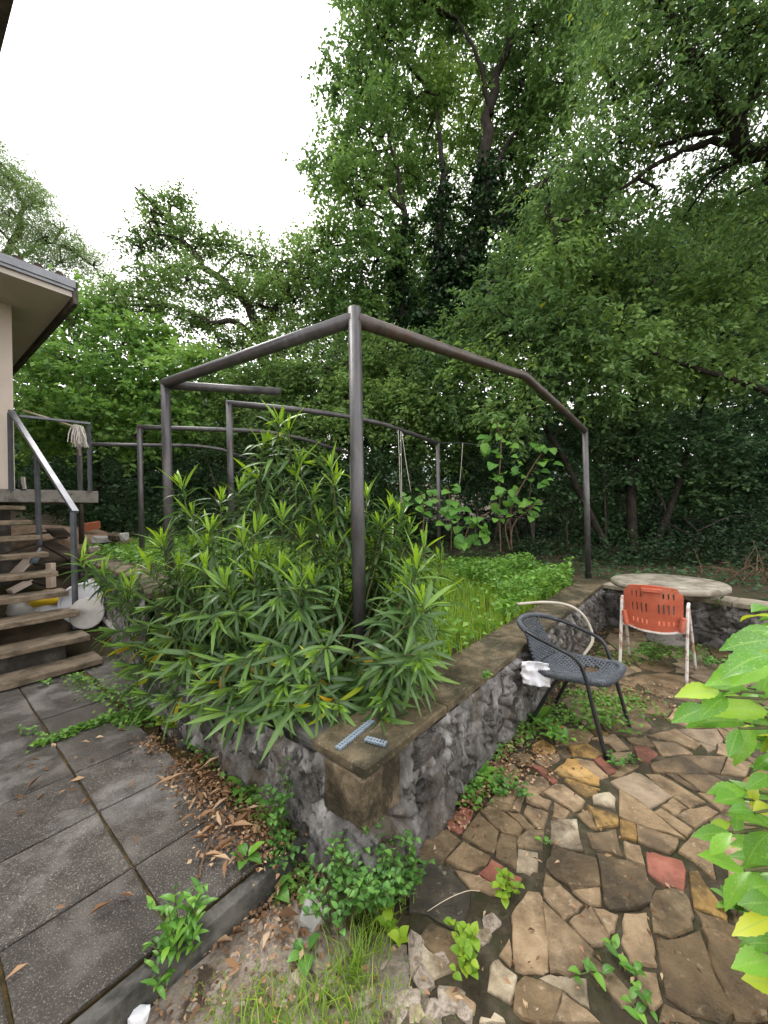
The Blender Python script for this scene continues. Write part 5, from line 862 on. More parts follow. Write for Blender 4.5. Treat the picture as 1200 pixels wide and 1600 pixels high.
# denser wood further back, one mass nobody could count
rng=np.random.default_rng(21); fw=[]
for i in range(150):
    x=rng.uniform(-26,30); y=rng.uniform(15,23); base=1.2+.05*(y-7); topz=(7.2+3.2*math.exp(-((x-5)/7)**2)+.34*max(0,x)-.02*abs(x)); z=base+rng.random()**.8*topz
    if x<-6: z=min(z,7.6)
    fw.append((x,y,z,rng.uniform(1.3,2.2),rng.uniform(1.0,1.7)))
for i in range(90):
    x=rng.uniform(-18,20); y=rng.uniform(13,15); fw.append((x,y,rng.uniform(1.2,5.5),rng.uniform(.9,1.4),rng.uniform(.8,1.2)))
for i in range(60):
    x=rng.uniform(6.5,19); y=rng.uniform(15.5,19); fw.append((x,y,rng.uniform(8,15.5-.2*abs(x-9)),rng.uniform(1.2,1.9),rng.uniform(1.0,1.6)))
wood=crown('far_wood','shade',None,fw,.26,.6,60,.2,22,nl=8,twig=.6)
wood['kind']='stuff'; wood['label']='dense dark green wood closing the view behind the garden trees'; wood['category']='wood'
# bare stems in the shade under the wood
rr=random.Random(14); b=MB()
for i in range(46):
    x=rr.uniform(-5,8); y=rr.uniform(8.5,13); z=height(x,y); h=rr.uniform(1.2,3.4); b.tube(spline([(x,y,z-.1),(x+rr.gauss(0,.15),y+rr.gauss(0,.1),z+h*.5),(x+rr.gauss(0,.5),y+rr.gauss(0,.3),z+h)],3),[.03,.028,.024,.02,.016,.012,.008],5)
b.build('undergrowth_stems','greybark',None,True,kind='stuff',label='thin bare stems in the shade under the wood',cat='stems')
# brush pile behind the back wall
t=thing('brush_pile','tangle of dry reddish brushwood behind the wall at the right edge','brushwood',(5.005,5.2,0.479)); b=MB(); rr=random.Random(15)
for i in range(60):
    a=Vector((5.048,5.2,0.39))+Vector((rr.gauss(0,.35),rr.gauss(0,.2),rr.uniform(-.05,.2))); d=Vector((rr.gauss(0,1),rr.gauss(0,.6),rr.gauss(.3,.5))).normalized()*rr.uniform(.2,.6)
    b.tube(spline([a,a+d*.5+Vector((rr.gauss(0,.05),0,rr.gauss(0,.05))),a+d],3),[.008,.008,.007,.006,.005,.004,.003],4,False)
b.build('branches','twig',t,True,kind='stuff')

# ------------------------------------------------------------------ single-leaf plants
def leaf_mesh(name,L,Wd,curl=.2,fold=.15,seg=5,prof=None,teeth=0,bendx=0):
    """one leaf along +Y, face up; folded at the midrib and curling down"""
    prof=prof or (lambda t:math.sin(math.pi*min(1,t*.97+.03))**.8)
    V=[];F=[]; y=z=0; a=0.15
    for i in range(seg+1):
        t=i/seg; w=Wd*.5*max(0.0,prof(t)) if 0<i<seg else Wd*.03
        if teeth and i%2 and i<seg: w*=1+teeth
        V+=[(-w+bendx*t*t,y,z+w*fold*2),(bendx*t*t,y,z),(w+bendx*t*t,y,z+w*fold*2)]
        y+=L/seg*math.cos(a); z+=L/seg*math.sin(a); a-=curl/seg*2
    for i in range(seg):
        q=i*3; F+=[(q,q+1,q+4,q+3),(q+1,q+2,q+5,q+4)]
    me=mesh_py(name,V,F,True); at=me.attributes.new('rib','FLOAT','POINT'); at.data.foreach_set('value',np.array([1.0 if i%3==1 else 0.0 for i in range(len(V))],np.float32)); return me
def leaf_np(me):
    V=np.array([v.co for v in me.vertices]); F=np.array([p.vertices for p in me.polygons]); return V,F
def lan(t): return math.sin(math.pi*t**.85)**.75
OL=[leaf_mesh('leaf',1,.096,c,.12,6,lan,0,bx) for c,bx in ((.06,0),(.28,.04),(.45,-.05),(.62,.06),(.85,-.03),(.16,-.04))]
OLnp=[leaf_np(m) for m in OL]
def oleander():
    rr=random.Random(31); t=thing('oleander','large oleander bush with long narrow leaves spilling over the planter corner','shrub',(-.8,2.6,.45))
    T=[(-0.77,2.75,2.191,0),(-0.714,2.8,2.14,0),(-0.852,2.75,2.029,0),(-0.586,2.8,1.891,0),(-0.382,2.7,1.851,0),(-0.345,2.75,1.749,0),(-1.559,2.9,1.751,0),(-1.186,2.75,1.639,0),(-1.064,2.8,1.71,0),(-0.953,2.8,1.793,0),(-0.647,2.75,1.792,0),(-0.491,2.65,1.644,0),(-1.423,2.8,1.527,0),(-1.191,2.6,1.434,0),(0.047,2.75,1.546,0),(0.119,2.8,1.498,0),(-0.038,2.7,1.432,0),(0.266,2.65,1.293,0),(0.184,2.75,1.394,0),(0.383,2.7,1.172,0),(-0.256,2.75,1.505,0),(-0.14,2.8,1.645,0),(-0.691,2.55,1.513,0),(-0.828,2.5,1.431,0),(-0.956,2.5,1.349,0),(-0.554,2.5,1.362,0),(-0.35,2.55,1.291,0),(-0.441,2.6,1.464,0),(-1.695,2.85,1.291,0),(-1.739,2.8,1.153,0),(-1.951,2.9,1.021,0),(-1.417,2.6,1.174,0),(-1.169,2.45,1.19,0),(-1.004,2.35,1.101,0),(-0.823,2.35,1.157,0),(-0.643,2.35,1.194,0),(-0.446,2.35,1.11,0),(-0.348,2.85,0.999,0),(-0.006,2.85,1.162,0),(0.159,2.45,1.123,0),(0.072,2.4,0.99,0),(0.386,2.6,0.964,0),(-2.476,3.1,1.179,0),(-2.32,3.1,1.071,0),(-2.088,2.95,0.815,1),(-2.002,2.9,0.924,0),(-1.706,2.7,0.846,1),(-1.459,2.55,0.944,1),(-1.232,2.4,0.872,1),(-1.811,2.75,0.672,1),(-1.883,2.75,0.557,1),(-1.478,2.5,0.68,1),(-0.981,2.2,0.885,1),(-0.813,2.2,0.919,1),(-0.629,2.15,1.002,1),(-0.491,2.1,0.94,1),(-0.427,2.85,0.663,0),(-0.279,2.85,0.781,0),(-0.063,2.85,0.728,0),(0.182,2.3,0.834,1),(0.344,2.35,0.756,1),(0.246,2.2,0.712,1),(0.031,2.85,0.606,0),(-1.199,2.25,0.646,1),(-0.977,2.1,0.664,1),(-0.777,2,0.735,1),(-0.641,2,0.8,1),(-0.51,1.95,0.749,1),(-0.361,1.95,0.78,1),(-0.355,2.85,0.613,0),(-0.138,2.85,0.609,0),(-0.386,1.82,0.659,1),(-0.518,1.85,0.647,1),(-0.231,1.8,0.574,1),(-0.017,1.8,0.6,1),(-0.019,1.78,0.52,1),(-0.162,2.85,0.609,0),(-0.684,1.92,0.634,1),(-0.874,2.02,0.558,1),(0.118,1.98,0.659,1),(-1.076,2.15,0.5,1),(-1.545,2.5,0.47,1),(-0.315,1.76,0.611,1),(-1.439,2.55,0.836,1),(-0.986,2.4,0.99,0),(-0.201,2.85,1.069,0),(-1.377,2.7,1.297,0),(-1.818,2.62,0.469,1),(-1.612,2.5,0.323,1),(-1.351,2.32,0.385,1),(-1.099,2.12,0.425,1),(-0.901,2,0.459,1),(-0.721,1.9,0.509,1),(-0.558,1.82,0.57,1),(-0.42,1.76,0.583,1),(-1.807,2.7,0.344,1),(-1.605,2.6,0.561,1),(-1.342,2.4,0.488,1),(-1.039,2.15,0.536,1),(-2.167,2.95,0.616,1),(-2.048,2.85,0.524,1),(0.144,2.35,0.701,1),(0.226,2.55,0.891,1),(0.088,2.05,0.63,1),(0.002,1.85,0.628,1),(-0.402,1.9,0.702,1),(-0.386,2.2,0.817,1),(-0.442,2.85,0.735,1),(0.152,2.132,0.774,1),(-1.729,2.997,0.836,0),(-0.389,2.85,0.734,1),(-0.658,2.51,1.144,0),(-0.529,2.85,1.351,0),(-1.028,2.558,0.475,1),(-1.169,2.402,0.653,1),(-0.443,2.85,1.223,0),(0.07,2.85,1.121,0),(0.173,1.758,0.809,1),(0.178,2.065,0.957,1),(-1.174,2.578,0.446,1),(0.154,1.769,0.791,1),(-0.825,2.44,1.234,0),(-1.573,2.86,1.048,0),(-1.591,2.666,0.69,1),(-0.922,2.43,0.618,1),(-0.984,2.639,0.889,0),(-1.333,2.377,0.501,1),(-0.184,2.85,0.73,1),(-0.103,2.85,0.95,0),(-1.641,2.79,1.338,0),(0.187,2.218,1.214,0),(0.109,1.806,0.743,1),(-0.907,2.626,0.847,1),(-1.448,2.771,0.578,1),(0.05,2.85,1.313,0),(-1.504,2.829,1.009,0),(0.13,2.282,1.079,0),(-0.483,2.318,1.109,0),(-1.229,2.624,1.31,0),(-0.307,2.85,0.733,1),(-1.485,2.62,0.387,1),(-0.795,2.59,1.144,0),(-0.027,2.85,0.849,0),(-1.348,2.402,0.546,1),(-0.524,2.105,0.715,1),(-0.221,2.85,0.731,1),(-0.097,2.85,1.238,0),(-1.22,2.469,0.584,1),(-0.677,2.426,0.444,1),(0.194,1.992,1.043,0),(-0.223,2.85,0.827,0),(-0.775,2.519,1.243,0),(0.193,1.883,0.696,1),(-0.541,2.241,1.1,0),(-1.078,2.655,0.576,1),(-0.869,2.536,0.61,1),(-0.296,2.85,0.733,1),(-0.793,2.328,0.757,1),(-0.609,2.397,0.67,1)]
    stems=MB(); leaves=[]
    for (x,y,z,low) in T:
        p=Vector((x,y,z)); root=Vector((max(-1.6,min(.25,x*.55-.3)),0,.45)); root.y=2.35+(-root.x)*.45+rr.gauss(0,.12)
        out=Vector((p.x-root.x,p.y-root.y,0)); 
        if low>.5: d=(out.normalized()*.85+Vector((rr.gauss(0,.35),-.15,.12))).normalized()
        else: d=(out*.35+Vector((rr.gauss(0,.12),rr.gauss(-.08,.1),1))).normalized()
        L=(p-root).length; sp=spline([root,root+Vector((0,0,1)).lerp(out.normalized(),.35 if low<.5 else .55)*L*.5,p-d*.12,p],5)
        stems.tube(sp,[.010-.007*i/(len(sp)-1) for i in range(len(sp))],6,False)
        # leaves in whorls of three down the last part of the stem
        n=len(sp); acc=0; ph=rr.random()*6; k=0; nw=16 if low<.5 else 15
        full=[p]; 
        for w in range(nw):
            s=w/(nw-1); back=.46*s**1.2
            # point on the stem 'back' metres below the tip
            rem=back; q=p; i=n-1; tan=d
            while i>0:
                seg=(sp[i]-sp[i-1]).length
                if rem<=seg: q=sp[i].lerp(sp[i-1],rem/max(seg,1e-6)); tan=(sp[i]-sp[i-1]).normalized(); break
                rem-=seg; i-=1
            e1=tan.orthogonal().normalized(); e2=tan.cross(e1)
            for m in range(3):
                a=ph+w*1.05+m*2.094+rr.gauss(0,.15); rad=e1*math.cos(a)+e2*math.sin(a)
                open_=.18+1.15*min(1,s*1.9)+rr.gauss(0,.12)
                if w<3: open_=.12+.14*w+rr.gauss(0,.06)
                ld=(tan*math.cos(open_)+rad*math.sin(open_)); ld=(ld+Vector((0,0,-.10-.38*s*(1.15 if low<.5 else 3.2)))*min(1,w/3)).normalized()
                ln=(.075+.03*w if w<3 else rr.uniform(.16,.27)); 
                v=0 if w<2 else (rr.choice((5,1)) if w<4 else rr.choice((1,2,2,3,3,4)) if low<.5 else rr.choice((2,3,3,4,4)))
                up=tan*1.0+Vector((0,0,.25)); 
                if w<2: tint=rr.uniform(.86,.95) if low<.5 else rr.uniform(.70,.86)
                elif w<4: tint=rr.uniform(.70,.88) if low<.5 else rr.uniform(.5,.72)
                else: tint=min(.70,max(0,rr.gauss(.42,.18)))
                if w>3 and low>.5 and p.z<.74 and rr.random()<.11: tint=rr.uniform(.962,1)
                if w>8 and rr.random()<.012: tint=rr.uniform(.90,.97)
                M=frame(q,ld,up)@Matrix.Rotation(rr.gauss(0,.25),4,'Y')@Matrix.Diagonal((ln*rr.uniform(.95,1.25)*(1.25 if w<3 else 1),ln,ln,1))
                leaves.append((((q-CAM).length)/ln*(1 if w>0 else 1.3),v,M,tint))
    stems.build('stems','stem',t,True)
    leaves.sort(key=lambda q:q[0])
    cache={}
    for i,(_,v,M,tint) in enumerate(leaves[:300]):
        tb_=min(19,int(tint*20)); key=(v,tb_)
        if key not in cache:
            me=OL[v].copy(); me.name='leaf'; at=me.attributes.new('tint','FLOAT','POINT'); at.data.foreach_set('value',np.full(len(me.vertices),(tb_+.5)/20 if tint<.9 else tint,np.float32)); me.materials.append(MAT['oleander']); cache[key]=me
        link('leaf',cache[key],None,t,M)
    Vs=[];Fs=[];Ts=[];Rb=[];o=0
    for (_,v,M,tint) in leaves[300:]:
        V,F=OLnp[v]; A=np.array(M); Vs.append(V@A[:3,:3].T+A[:3,3]); Fs.append(F+o); o+=len(V); Ts.append(np.full(len(V),tint)); Rb.append((np.arange(len(V))%3==1).astype(np.float32))
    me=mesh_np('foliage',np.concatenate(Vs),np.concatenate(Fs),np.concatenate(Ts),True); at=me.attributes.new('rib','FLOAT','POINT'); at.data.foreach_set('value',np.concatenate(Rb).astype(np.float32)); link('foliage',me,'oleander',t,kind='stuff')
oleander()

def ovate(t): return math.sin(math.pi*t**.88)**.9
LA=[leaf_mesh('leaf',1,.31,c,.16,14,lambda t:math.sin(math.pi*t**.95)**1.05,.13,b) for c,b in ((.18,0),(.32,.03),(.5,-.04))]
def laurel():
    rr=random.Random(41); t=thing('spotted_laurel','glossy light green laurel with yellow speckled leaves at the right edge','shrub',(1.32,1.05,0))
    for m in LA: m.materials.append(MAT['laurel'])
    LV=[((1.04,1.021,1.221),(0.949,0.974,1.226)),((1.098,1.071,1.116),(0.95,1.042,1.113)),((0.998,0.982,1.108),(0.86,0.954,1.104)),((1.028,1.015,1.078),(0.906,0.982,1.037)),((1.054,1.045,1.051),(0.878,1.004,1.037)),((1.021,1.071,0.981),(0.877,1.031,1.013)),((0.904,1.029,0.996),(0.774,0.997,1)),((1.083,1.083,0.914),(0.909,1.042,0.935)),((0.923,1.029,0.978),(0.826,0.987,0.969)),((0.938,1.102,0.914),(0.815,1.067,0.895)),((1.052,1.117,0.857),(0.876,1.069,0.893)),((1.02,1.053,0.886),(0.937,1.026,0.811)),((0.931,1.003,0.907),(0.868,0.961,0.867)),((1.126,1.111,0.883),(1.049,1.087,0.839)),((1.094,1.077,1.03),(1.026,1.041,0.976)),((1.019,1.082,0.684),(0.916,1.074,0.685)),((1.038,1.089,0.718),(1.026,1.06,0.654)),((1.084,1.073,0.73),(1.005,1.052,0.725)),((1.001,1.067,0.67),(0.895,1.029,0.695)),((0.98,1.069,0.637),(0.953,1.033,0.603)),((0.949,0.984,0.698),(0.889,0.976,0.725)),((1.054,1.042,0.664),(0.977,1.009,0.681)),((1.018,1.011,0.634),(0.92,0.976,0.698)),((0.963,1.068,0.602),(0.901,1.066,0.594)),((0.939,1.046,0.596),(0.839,1.035,0.597)),((0.894,0.988,0.643),(0.834,0.981,0.598)),((1.032,1.024,0.612),(0.946,1.015,0.556)),((0.941,1.007,0.526),(0.833,1.005,0.567)),((0.994,1.045,0.489),(0.908,1.026,0.415)),((1.074,1.066,0.421),(0.978,1.036,0.459)),((1.021,1.013,0.433),(0.9,0.968,0.478)),((0.988,0.98,0.431),(0.882,0.96,0.414)),((1.021,1.019,0.313),(0.94,0.998,0.351)),((1.004,0.996,0.299),(0.871,0.955,0.333)),((1.055,1.032,0.815),(1,1.031,0.782)),((1.083,1.066,0.504),(1.007,1.061,0.545)),((1.065,1.056,0.155),(0.971,1.039,0.195))]
    b=MB(); b.tube(spline([(1.34,1.08,-.02),(1.30,1.1,.4),(1.27,1.12,.8),(1.22,1.1,1.25)],5),[.022-.0008*i for i in range(16)],8); b.tube(spline([(1.36,1.02,-.02),(1.32,1.0,.5),(1.24,1.02,.95)],5),[.016-.0008*i for i in range(11)],8)
    def put(p,q,i):
        p,q=Vector(p),Vector(q); L=(q-p).length*1.14; up=Vector((rr.gauss(-.15,.25),rr.gauss(-.45,.2),1)); wd=rr.uniform(.95,1.25)
        link('leaf',LA[i%3],'laurel',t,frame(p,q-p,up)@Matrix.Diagonal((L*wd if L>.075 else .085,L,L,1)))
    for i,(p,q) in enumerate(LV):
        p=Vector(p); put(p,q,i); b.tube([(1.28+.03*(1.2-p.z),1.09,max(.1,p.z-.12)),p.lerp(Vector((1.28,1.09,p.z-.05)),.4),p],[.006,.0045,.003],5,False)
    for i in range(330):
        z=rr.uniform(.15,1.14); a=rr.uniform(-.9,3.9); r=rr.uniform(.06,.26); p=Vector((1.36+math.cos(a)*r*.8,1.08+math.sin(a)*r,z)); d=Vector((math.cos(a)+rr.gauss(0,.3),math.sin(a)+rr.gauss(0,.3),rr.gauss(-.1,.3))).normalized(); L=rr.uniform(.085,.125)
        if p.x/p.y<.95 or (p+d*L).x/(p+d*L).y<.89 or p.y<1.0: continue
        put(p,p+d*L,i); b.tube([(1.33,1.08,z-.06),p],[.004,.003],4,False)
    b.build('stems','stem',t,True)
laurel()

def weed(name,label,loc,kind,n,size,height_,spread,mat,meshes,seed,cat='weed',group='weeds in the paving',flat=.3,stem=True):
    rr=random.Random(seed); loc=Vector(loc); t=thing(name,label,cat,loc,group); b=MB(); k=0
    ns=max(1,n//(6 if kind=='bush' else 8))
    if kind=='rosette':
        for i in range(n):
            a=i*2.4+rr.gauss(0,.2); el=rr.uniform(.15,.9); d=Vector((math.cos(a)*math.cos(el),math.sin(a)*math.cos(el),math.sin(el))); s=size*rr.uniform(.6,1.15)
            link('leaf',meshes[i%len(meshes)],mat,t,frame(loc+d*.01+Vector((0,0,.01)),d,(0,0,1))@Matrix.Diagonal((s,s,s,1)))
        return t
    for i in range(ns):
        a=rr.random()*6.28; r=spread*math.sqrt(rr.random()); tip=loc+Vector((math.cos(a)*r,math.sin(a)*r,height_*rr.uniform(.55,1.05))); sp=spline([loc+Vector((math.cos(a)*r*.25,math.sin(a)*r*.25,-.01)),loc.lerp(tip,.55)+Vector((rr.gauss(0,.01),rr.gauss(0,.01),.01)),tip],4)
        b.tube(sp,.0018,4,False); m=n//ns
        for j in range(m):
            f=.25+.75*(j+.5)/m; q=sp[min(len(sp)-1,int(f*(len(sp)-1)+.5))]; a2=j*2.2+rr.random(); el=rr.uniform(-.1,.6)+.4*f
            d=Vector((math.cos(a2)*math.cos(el),math.sin(a2)*math.cos(el),math.sin(el))); s=size*rr.uniform(.65,1.2)
            link('leaf',meshes[(i+j)%len(meshes)],mat,t,frame(q,d,(0,0,1))@Matrix.Diagonal((s,s,s,1)))
    b.build('stems','stem',t,True); return t
def mset(mat,Wd,prof,curl=(.3,.7),teeth=0,seg=5):
    out=[]
    for c in curl:
        m=leaf_mesh('leaf',1,Wd,c,.12,seg,prof,teeth); m.materials.append(MAT[mat]); out.append(m)
    return out
WB=mset('weed',.5,ovate); WL=mset('limeweed',.75,ovate); WD=mset('darkweed',.62,ovate); WN=mset('weed',.30,lan); VL=mset('vine',.95,lambda t:math.sin(math.pi*t**.6)**.7,(.3,.6),.12,8)
rosette=[('broad light green rosette weed at the foot of the wall beside the red stone',(0.263,1.909,0),9,.08,WB,'weed'),
 ('tall upright light weed against the wall by the dark hollow',(0.313,2.032,0.02),6,.11,WB,'weed'),
 ('bright rosette weed below the wall left of the chair foot',(0.503,2.119,0),8,.11,WB,'weed'),
 ('large leafed weed beneath the woven chair',(1.045,2.662,0),9,.14,WB,'weed'),
 ('broad leaf seedling on the slab edge by the leaf litter',(-0.763,1.931,0.1),7,.08,WB,'weed'),
 ('two leafed plantain at the terrace rim among dry leaves',(-0.583,1.527,0.1),6,.075,WB,'weed'),
 ('pale sprouting weed low at the planter foot on the terrace',(-1.164,2.298,0.1),7,.08,WB,'weed'),
 ('dark broad weed beneath the kerb end beside the pale slate',(-0.461,1.483,0),7,.085,WD,'darkweed'),
 ('small round leafed seedling in the rubble near the pale slate',(-0.294,1.283,0),5,.075,WD,'darkweed'),
 ('tiny sprig growing in the joint between pale flagstones',(0.684,1.675,0.005),6,.035,WB,'weed'),
 ('low weed with round leaves by the bottom stair',(-2.871,3.178,0.1),8,.07,WB,'weed'),
 ('weed hugging the left end of the bottom stair',(-3.146,3.098,0.1),9,.07,WB,'weed')]
for i,(lab,g,n,s,ms,mt) in enumerate(rosette): weed('rosette_weed',lab,g,'rosette',n,s,0,0,mt,ms,100+i,group='broad leaved weeds in the paving')
bush=[('nettle like bright weed sprouting along the kerb face',(-0.697,1.243,0),96,.06,.24,.09,WN,'weed'),
 ('small nettle like weed at the kerb foot near the bottom edge',(-0.74,1.183,0),40,.05,.12,.07,WN,'weed'),
 ('dense pellitory clump left of the planter corner foot',(-0.192,1.375,0),280,.030,.25,.16,WD,'darkweed'),
 ('dense pellitory clump right under the planter corner',(-0.052,1.405,0),296,.032,.27,.16,WD,'darkweed'),
 ('pellitory spilling right from the corner onto the blackened flagstone',(0.051,1.474,0),140,.030,.18,.10,WD,'darkweed'),
 ('pellitory patch left of the corner beside the pale slate',(-0.45,1.556,0),110,.030,.16,.06,WD,'darkweed'),
 ('pellitory trailing on the left face of the planter wall',(-0.425,1.738,0.05),80,.032,.34,.08,WD,'darkweed'),
 ('pellitory sprig at the terrace end below the wall',(-0.492,1.663,0.1),80,.034,.2,.09,WD,'darkweed'),
 ('lime green clover patch in the joint near the red brick',(0.456,1.466,0),36,.034,.06,.075,WL,'limeweed'),
 ('lime green clover patch in the rubble at the bottom',(0.256,1.242,0),56,.036,.07,.11,WL,'limeweed'),
 ('lime green sprout beside the rubble left of the clover',(0.016,1.32,0),20,.045,.09,.07,WL,'limeweed'),
 ('weed clump below the right end of the bottom stair',(-2.52,3.163,0.1),40,.05,.12,.12,WB,'weed'),
 ('leafy clump on the paving under the woven chair seat',(1.081,2.424,0),44,.055,.10,.13,WB,'weed'),
 ('weed clump around the far foot of the woven chair',(1.507,2.516,0),44,.05,.09,.14,WB,'weed'),
 ('dark creeping weed on the paving near the white stone',(0.64,1.972,0),44,.036,.05,.11,WD,'darkweed'),
 ('creeping weed just right of the chair front foot',(1.343,2.174,0),36,.034,.045,.11,WD,'darkweed'),
 ('leafy weed under the red chair',(2.454,3.572,0),60,.055,.20,.20,WD,'darkweed'),
 ('leafy weed right of the red chair front legs',(2.948,3.477,0),46,.055,.14,.20,WD,'darkweed'),
 ('ivy like weed hanging on the stone wall right of the chair',(3.56,4.048,0.3),46,.055,.22,.16,WD,'darkweed'),
 ('pale sprouting weed in the wall cap joint near the chair',(0.574,2.227,0.5),16,.035,.06,.06,WB,'weed'),
 ('weed sprig on the terrace joint beside the planter',(-1.371,2.403,0.1),26,.055,.16,.10,WL,'limeweed'),
 ('pale ivy sprig under the laurel on the dark flagstones',(1.249,1.382,0),22,.05,.05,.10,WB,'weed'),
 ('trailing ground ivy across the flagstones at the bottom edge',(0.735,1.201,0),34,.045,.035,.20,WB,'weed')]
for i,(lab,g,n,s,h,sp,ms,mt) in enumerate(bush): weed('leafy_weed',lab,g,'bush',n,s,h,sp,mt,ms,200+i,group='leafy weeds round the planter')

# young grape vine on the thicket behind the grass
t=thing('grape_vine','young light green vine climbing up bare stems behind the grass','vine',(2.086,6.7,0.711),None); rr=random.Random(51); b=MB()
for pts in [[(2.053,6.7,0.757),(2.055,6.7,1.461),(2.054,6.7,2.029),(2.101,6.7,2.709),(2.017,6.7,3.052)],[(2.292,6.8,0.765),(2.282,6.8,1.457),(2.546,6.8,2.028),(2.879,6.8,2.54)],[(2.24,6.75,0.771),(2.153,6.7,1.232),(2.442,6.7,1.51),(2.67,6.7,1.563)],[(0.658,6.6,0.816),(0.693,6.6,1.487),(0.655,6.6,1.823)],[(1.348,6.7,0.736),(1.528,6.7,1.244),(1.873,6.7,1.464)],[(2.254,6.75,0.885),(2.342,6.75,1.284),(2.864,6.75,1.674)],[(1.197,6.8,0.786),(1.21,6.8,1.477),(1.161,6.8,1.916)]]: b.tube(spline(pts,4),.011,6,False)
b.build('stems','twig',t,True)
for i,(x,y,z) in enumerate([(1.97,6.74,2.925),(2.079,6.929,2.753),(2.231,6.859,2.62),(1.773,6.66,2.708),(2.697,6.856,2.727),(2.833,6.771,2.594),(2.322,6.635,2.356),(2.004,6.521,2.236),(2.012,6.748,2.057),(2.179,6.732,2.086),(2.595,6.929,2.097),(2.776,6.934,2.211),(2.878,6.754,2.304),(2.763,6.626,2.065),(2.522,6.897,1.92),(2.083,6.45,1.788),(2.209,6.504,1.679),(2.003,6.733,1.804),(2.065,6.758,1.633),(2.322,6.52,1.566),(2.583,6.765,1.623),(2.747,6.896,1.506),(2.137,6.638,1.459),(1.918,6.666,1.351),(1.72,6.563,1.245),(2.571,6.596,1.451),(1.932,6.936,1.052),(1.681,6.64,1.13),(1.64,6.931,1.257),(1.457,6.907,1.18),(1.648,6.748,0.954),(1.274,6.58,1.03),(1.459,6.94,0.884),(0.744,6.698,1.827),(0.68,6.658,1.656),(0.561,6.61,1.545),(0.653,6.942,1.782),(1.023,6.696,1.594),(1.122,6.593,1.702),(1.303,6.688,1.475),(1.155,6.511,1.312),(1.153,6.761,1.879),(1.359,6.672,1.587),(1.509,6.597,1.471),(0.467,6.841,1.665)]):
    for k in range(3):
        p=Vector((x,y,z))+Vector((rr.gauss(0,.07),rr.gauss(0,.07),rr.gauss(0,.07))); d=Vector((rr.gauss(0,.7),-.6+rr.gauss(0,.4),-.35+rr.gauss(0,.3))); s=rr.uniform(.11,.20)
        link('leaf',VL[k%2],'vine',t,frame(p,d,(rr.gauss(0,.2),-.5,.8))@Matrix.Diagonal((s,s,s,1)))

# ------------------------------------------------------------------ grass, ground cover, litter (stuff)
PLANT=[(.02,2.05),(.50,2.62),(2.48,5.02),(2.62,5.6),(2.2,7.0),(0,8.2),(-3,8.0),(-5,7.2),(-3.4,5.3),(-2.2,4.0),(-1.4,3.05)]
def scatter(poly,n,rng,dens=None):
    P=np.array(poly); lo,hi=P.min(0),P.max(0); out=[]
    while len(out)<n:
        x,y=lo+rng.random(2)*(hi-lo)
        if inpoly(x,y,poly) and (dens is None or rng.random()<dens(x,y)): out.append((x,y,height(x,y)))
    return np.array(out)
def blades(name,label,pts,hmin,hmax,w,mat,rng,tintf=None,lean=.35,parent=None):
    n=len(pts); h=rng.uniform(hmin,hmax,n)[:,None]; a=rng.random(n)*6.283; d=np.stack([np.cos(a),np.sin(a),np.zeros(n)],1); s=np.stack([-np.sin(a),np.cos(a),np.zeros(n)],1); le=(rng.random((n,1))*lean+.05)*h
    V=np.empty((n,5,3)); V[:,0]=pts-s*w; V[:,1]=pts+s*w; m=pts+np.array([0,0,1])*h*.6+d*le*.35; V[:,2]=m+s*w*.8; V[:,3]=m-s*w*.8; V[:,4]=pts+np.array([0,0,1])*h*(.95-.2*rng.random((n,1)))+d*le*1.2
    i=np.arange(n)[:,None]*5; F=np.concatenate([i+np.array([[0,1,2]]),i+np.array([[0,2,3]]),i+np.array([[3,2,4]])])
    T=np.clip(rng.beta(2,2.5,n) if tintf is None else tintf(pts,rng),0,1)
    return link(name,mesh_np(name,V.reshape(-1,3),F,np.repeat(T,5)),mat,parent,kind='stuff',label=label,cat='grass')
rng=np.random.default_rng(61)
pts=scatter(PLANT,26000,rng,lambda x,y:1 if y<6.2 else .45)
blades('grass','tall bright grass growing in the planter behind the oleander',pts,.07,.24,.0042,'grass',rng,lambda p,r:r.beta(2,2.4,len(p))*.75+.25*(np.sin(p[:,0]*4+1)*np.sin(p[:,1]*3)>.35)*r.random(len(p)))
def coverleaves(name,label,pts,size,hmax,mat,rng,ratio=.75,kind='stuff',cat='ground cover',flat=.5):
    n=len(pts); a=rng.random(n)*6.283; D=np.stack([np.cos(a),np.sin(a),rng.normal(0.1,.3,n)],1); N=unit(np.array([0,0,1])+rng.normal(size=(n,3))*flat)
    P=pts.copy(); P[:,2]+=rng.random(n)*hmax; L=size*(.6+.8*rng.random(n)); V,F=leaf_quads(P,D,N,L,L*ratio)
    return link(name,mesh_np(name,V,F,np.repeat(rng.beta(2,2,n),4)),mat,None,kind=kind,label=label,cat=cat)
pts=scatter(PLANT,5200,rng,lambda x,y:1 if fbm(x*1.6,y*1.6,12)>-.02 else .12); pts[:,2]+=rng.random(len(pts))*.16
coverleaves('ground_cover','broad leaved weeds mixed into the grass of the planter',pts,.05,.05,'cover',rng)
edge=[(.95,3.25),(2.5,5.05),(2.72,5.5),(2.3,6.6),(1.2,7.0),(.9,5.8),(1.4,4.8)]
pts=scatter(edge,7500,rng,lambda x,y:.25+.75*(fbm(x*2.2,y*2.2,5)>-.05)); 
hb=np.array([.12+.22*max(0,fbm(p[0]*1.7,p[1]*1.7,9)+.45) for p in pts]); pts[:,2]+=hb*rng.random(len(pts))
coverleaves('ground_cover','low leafy weeds mounded along the back of the planter cap',pts,.055,.06,'cover',rng)
left=[(-1.9,3.55),(-3.3,4.7),(-5,6.3),(-6.5,8.2),(-3,8.2),(-1.5,5)]
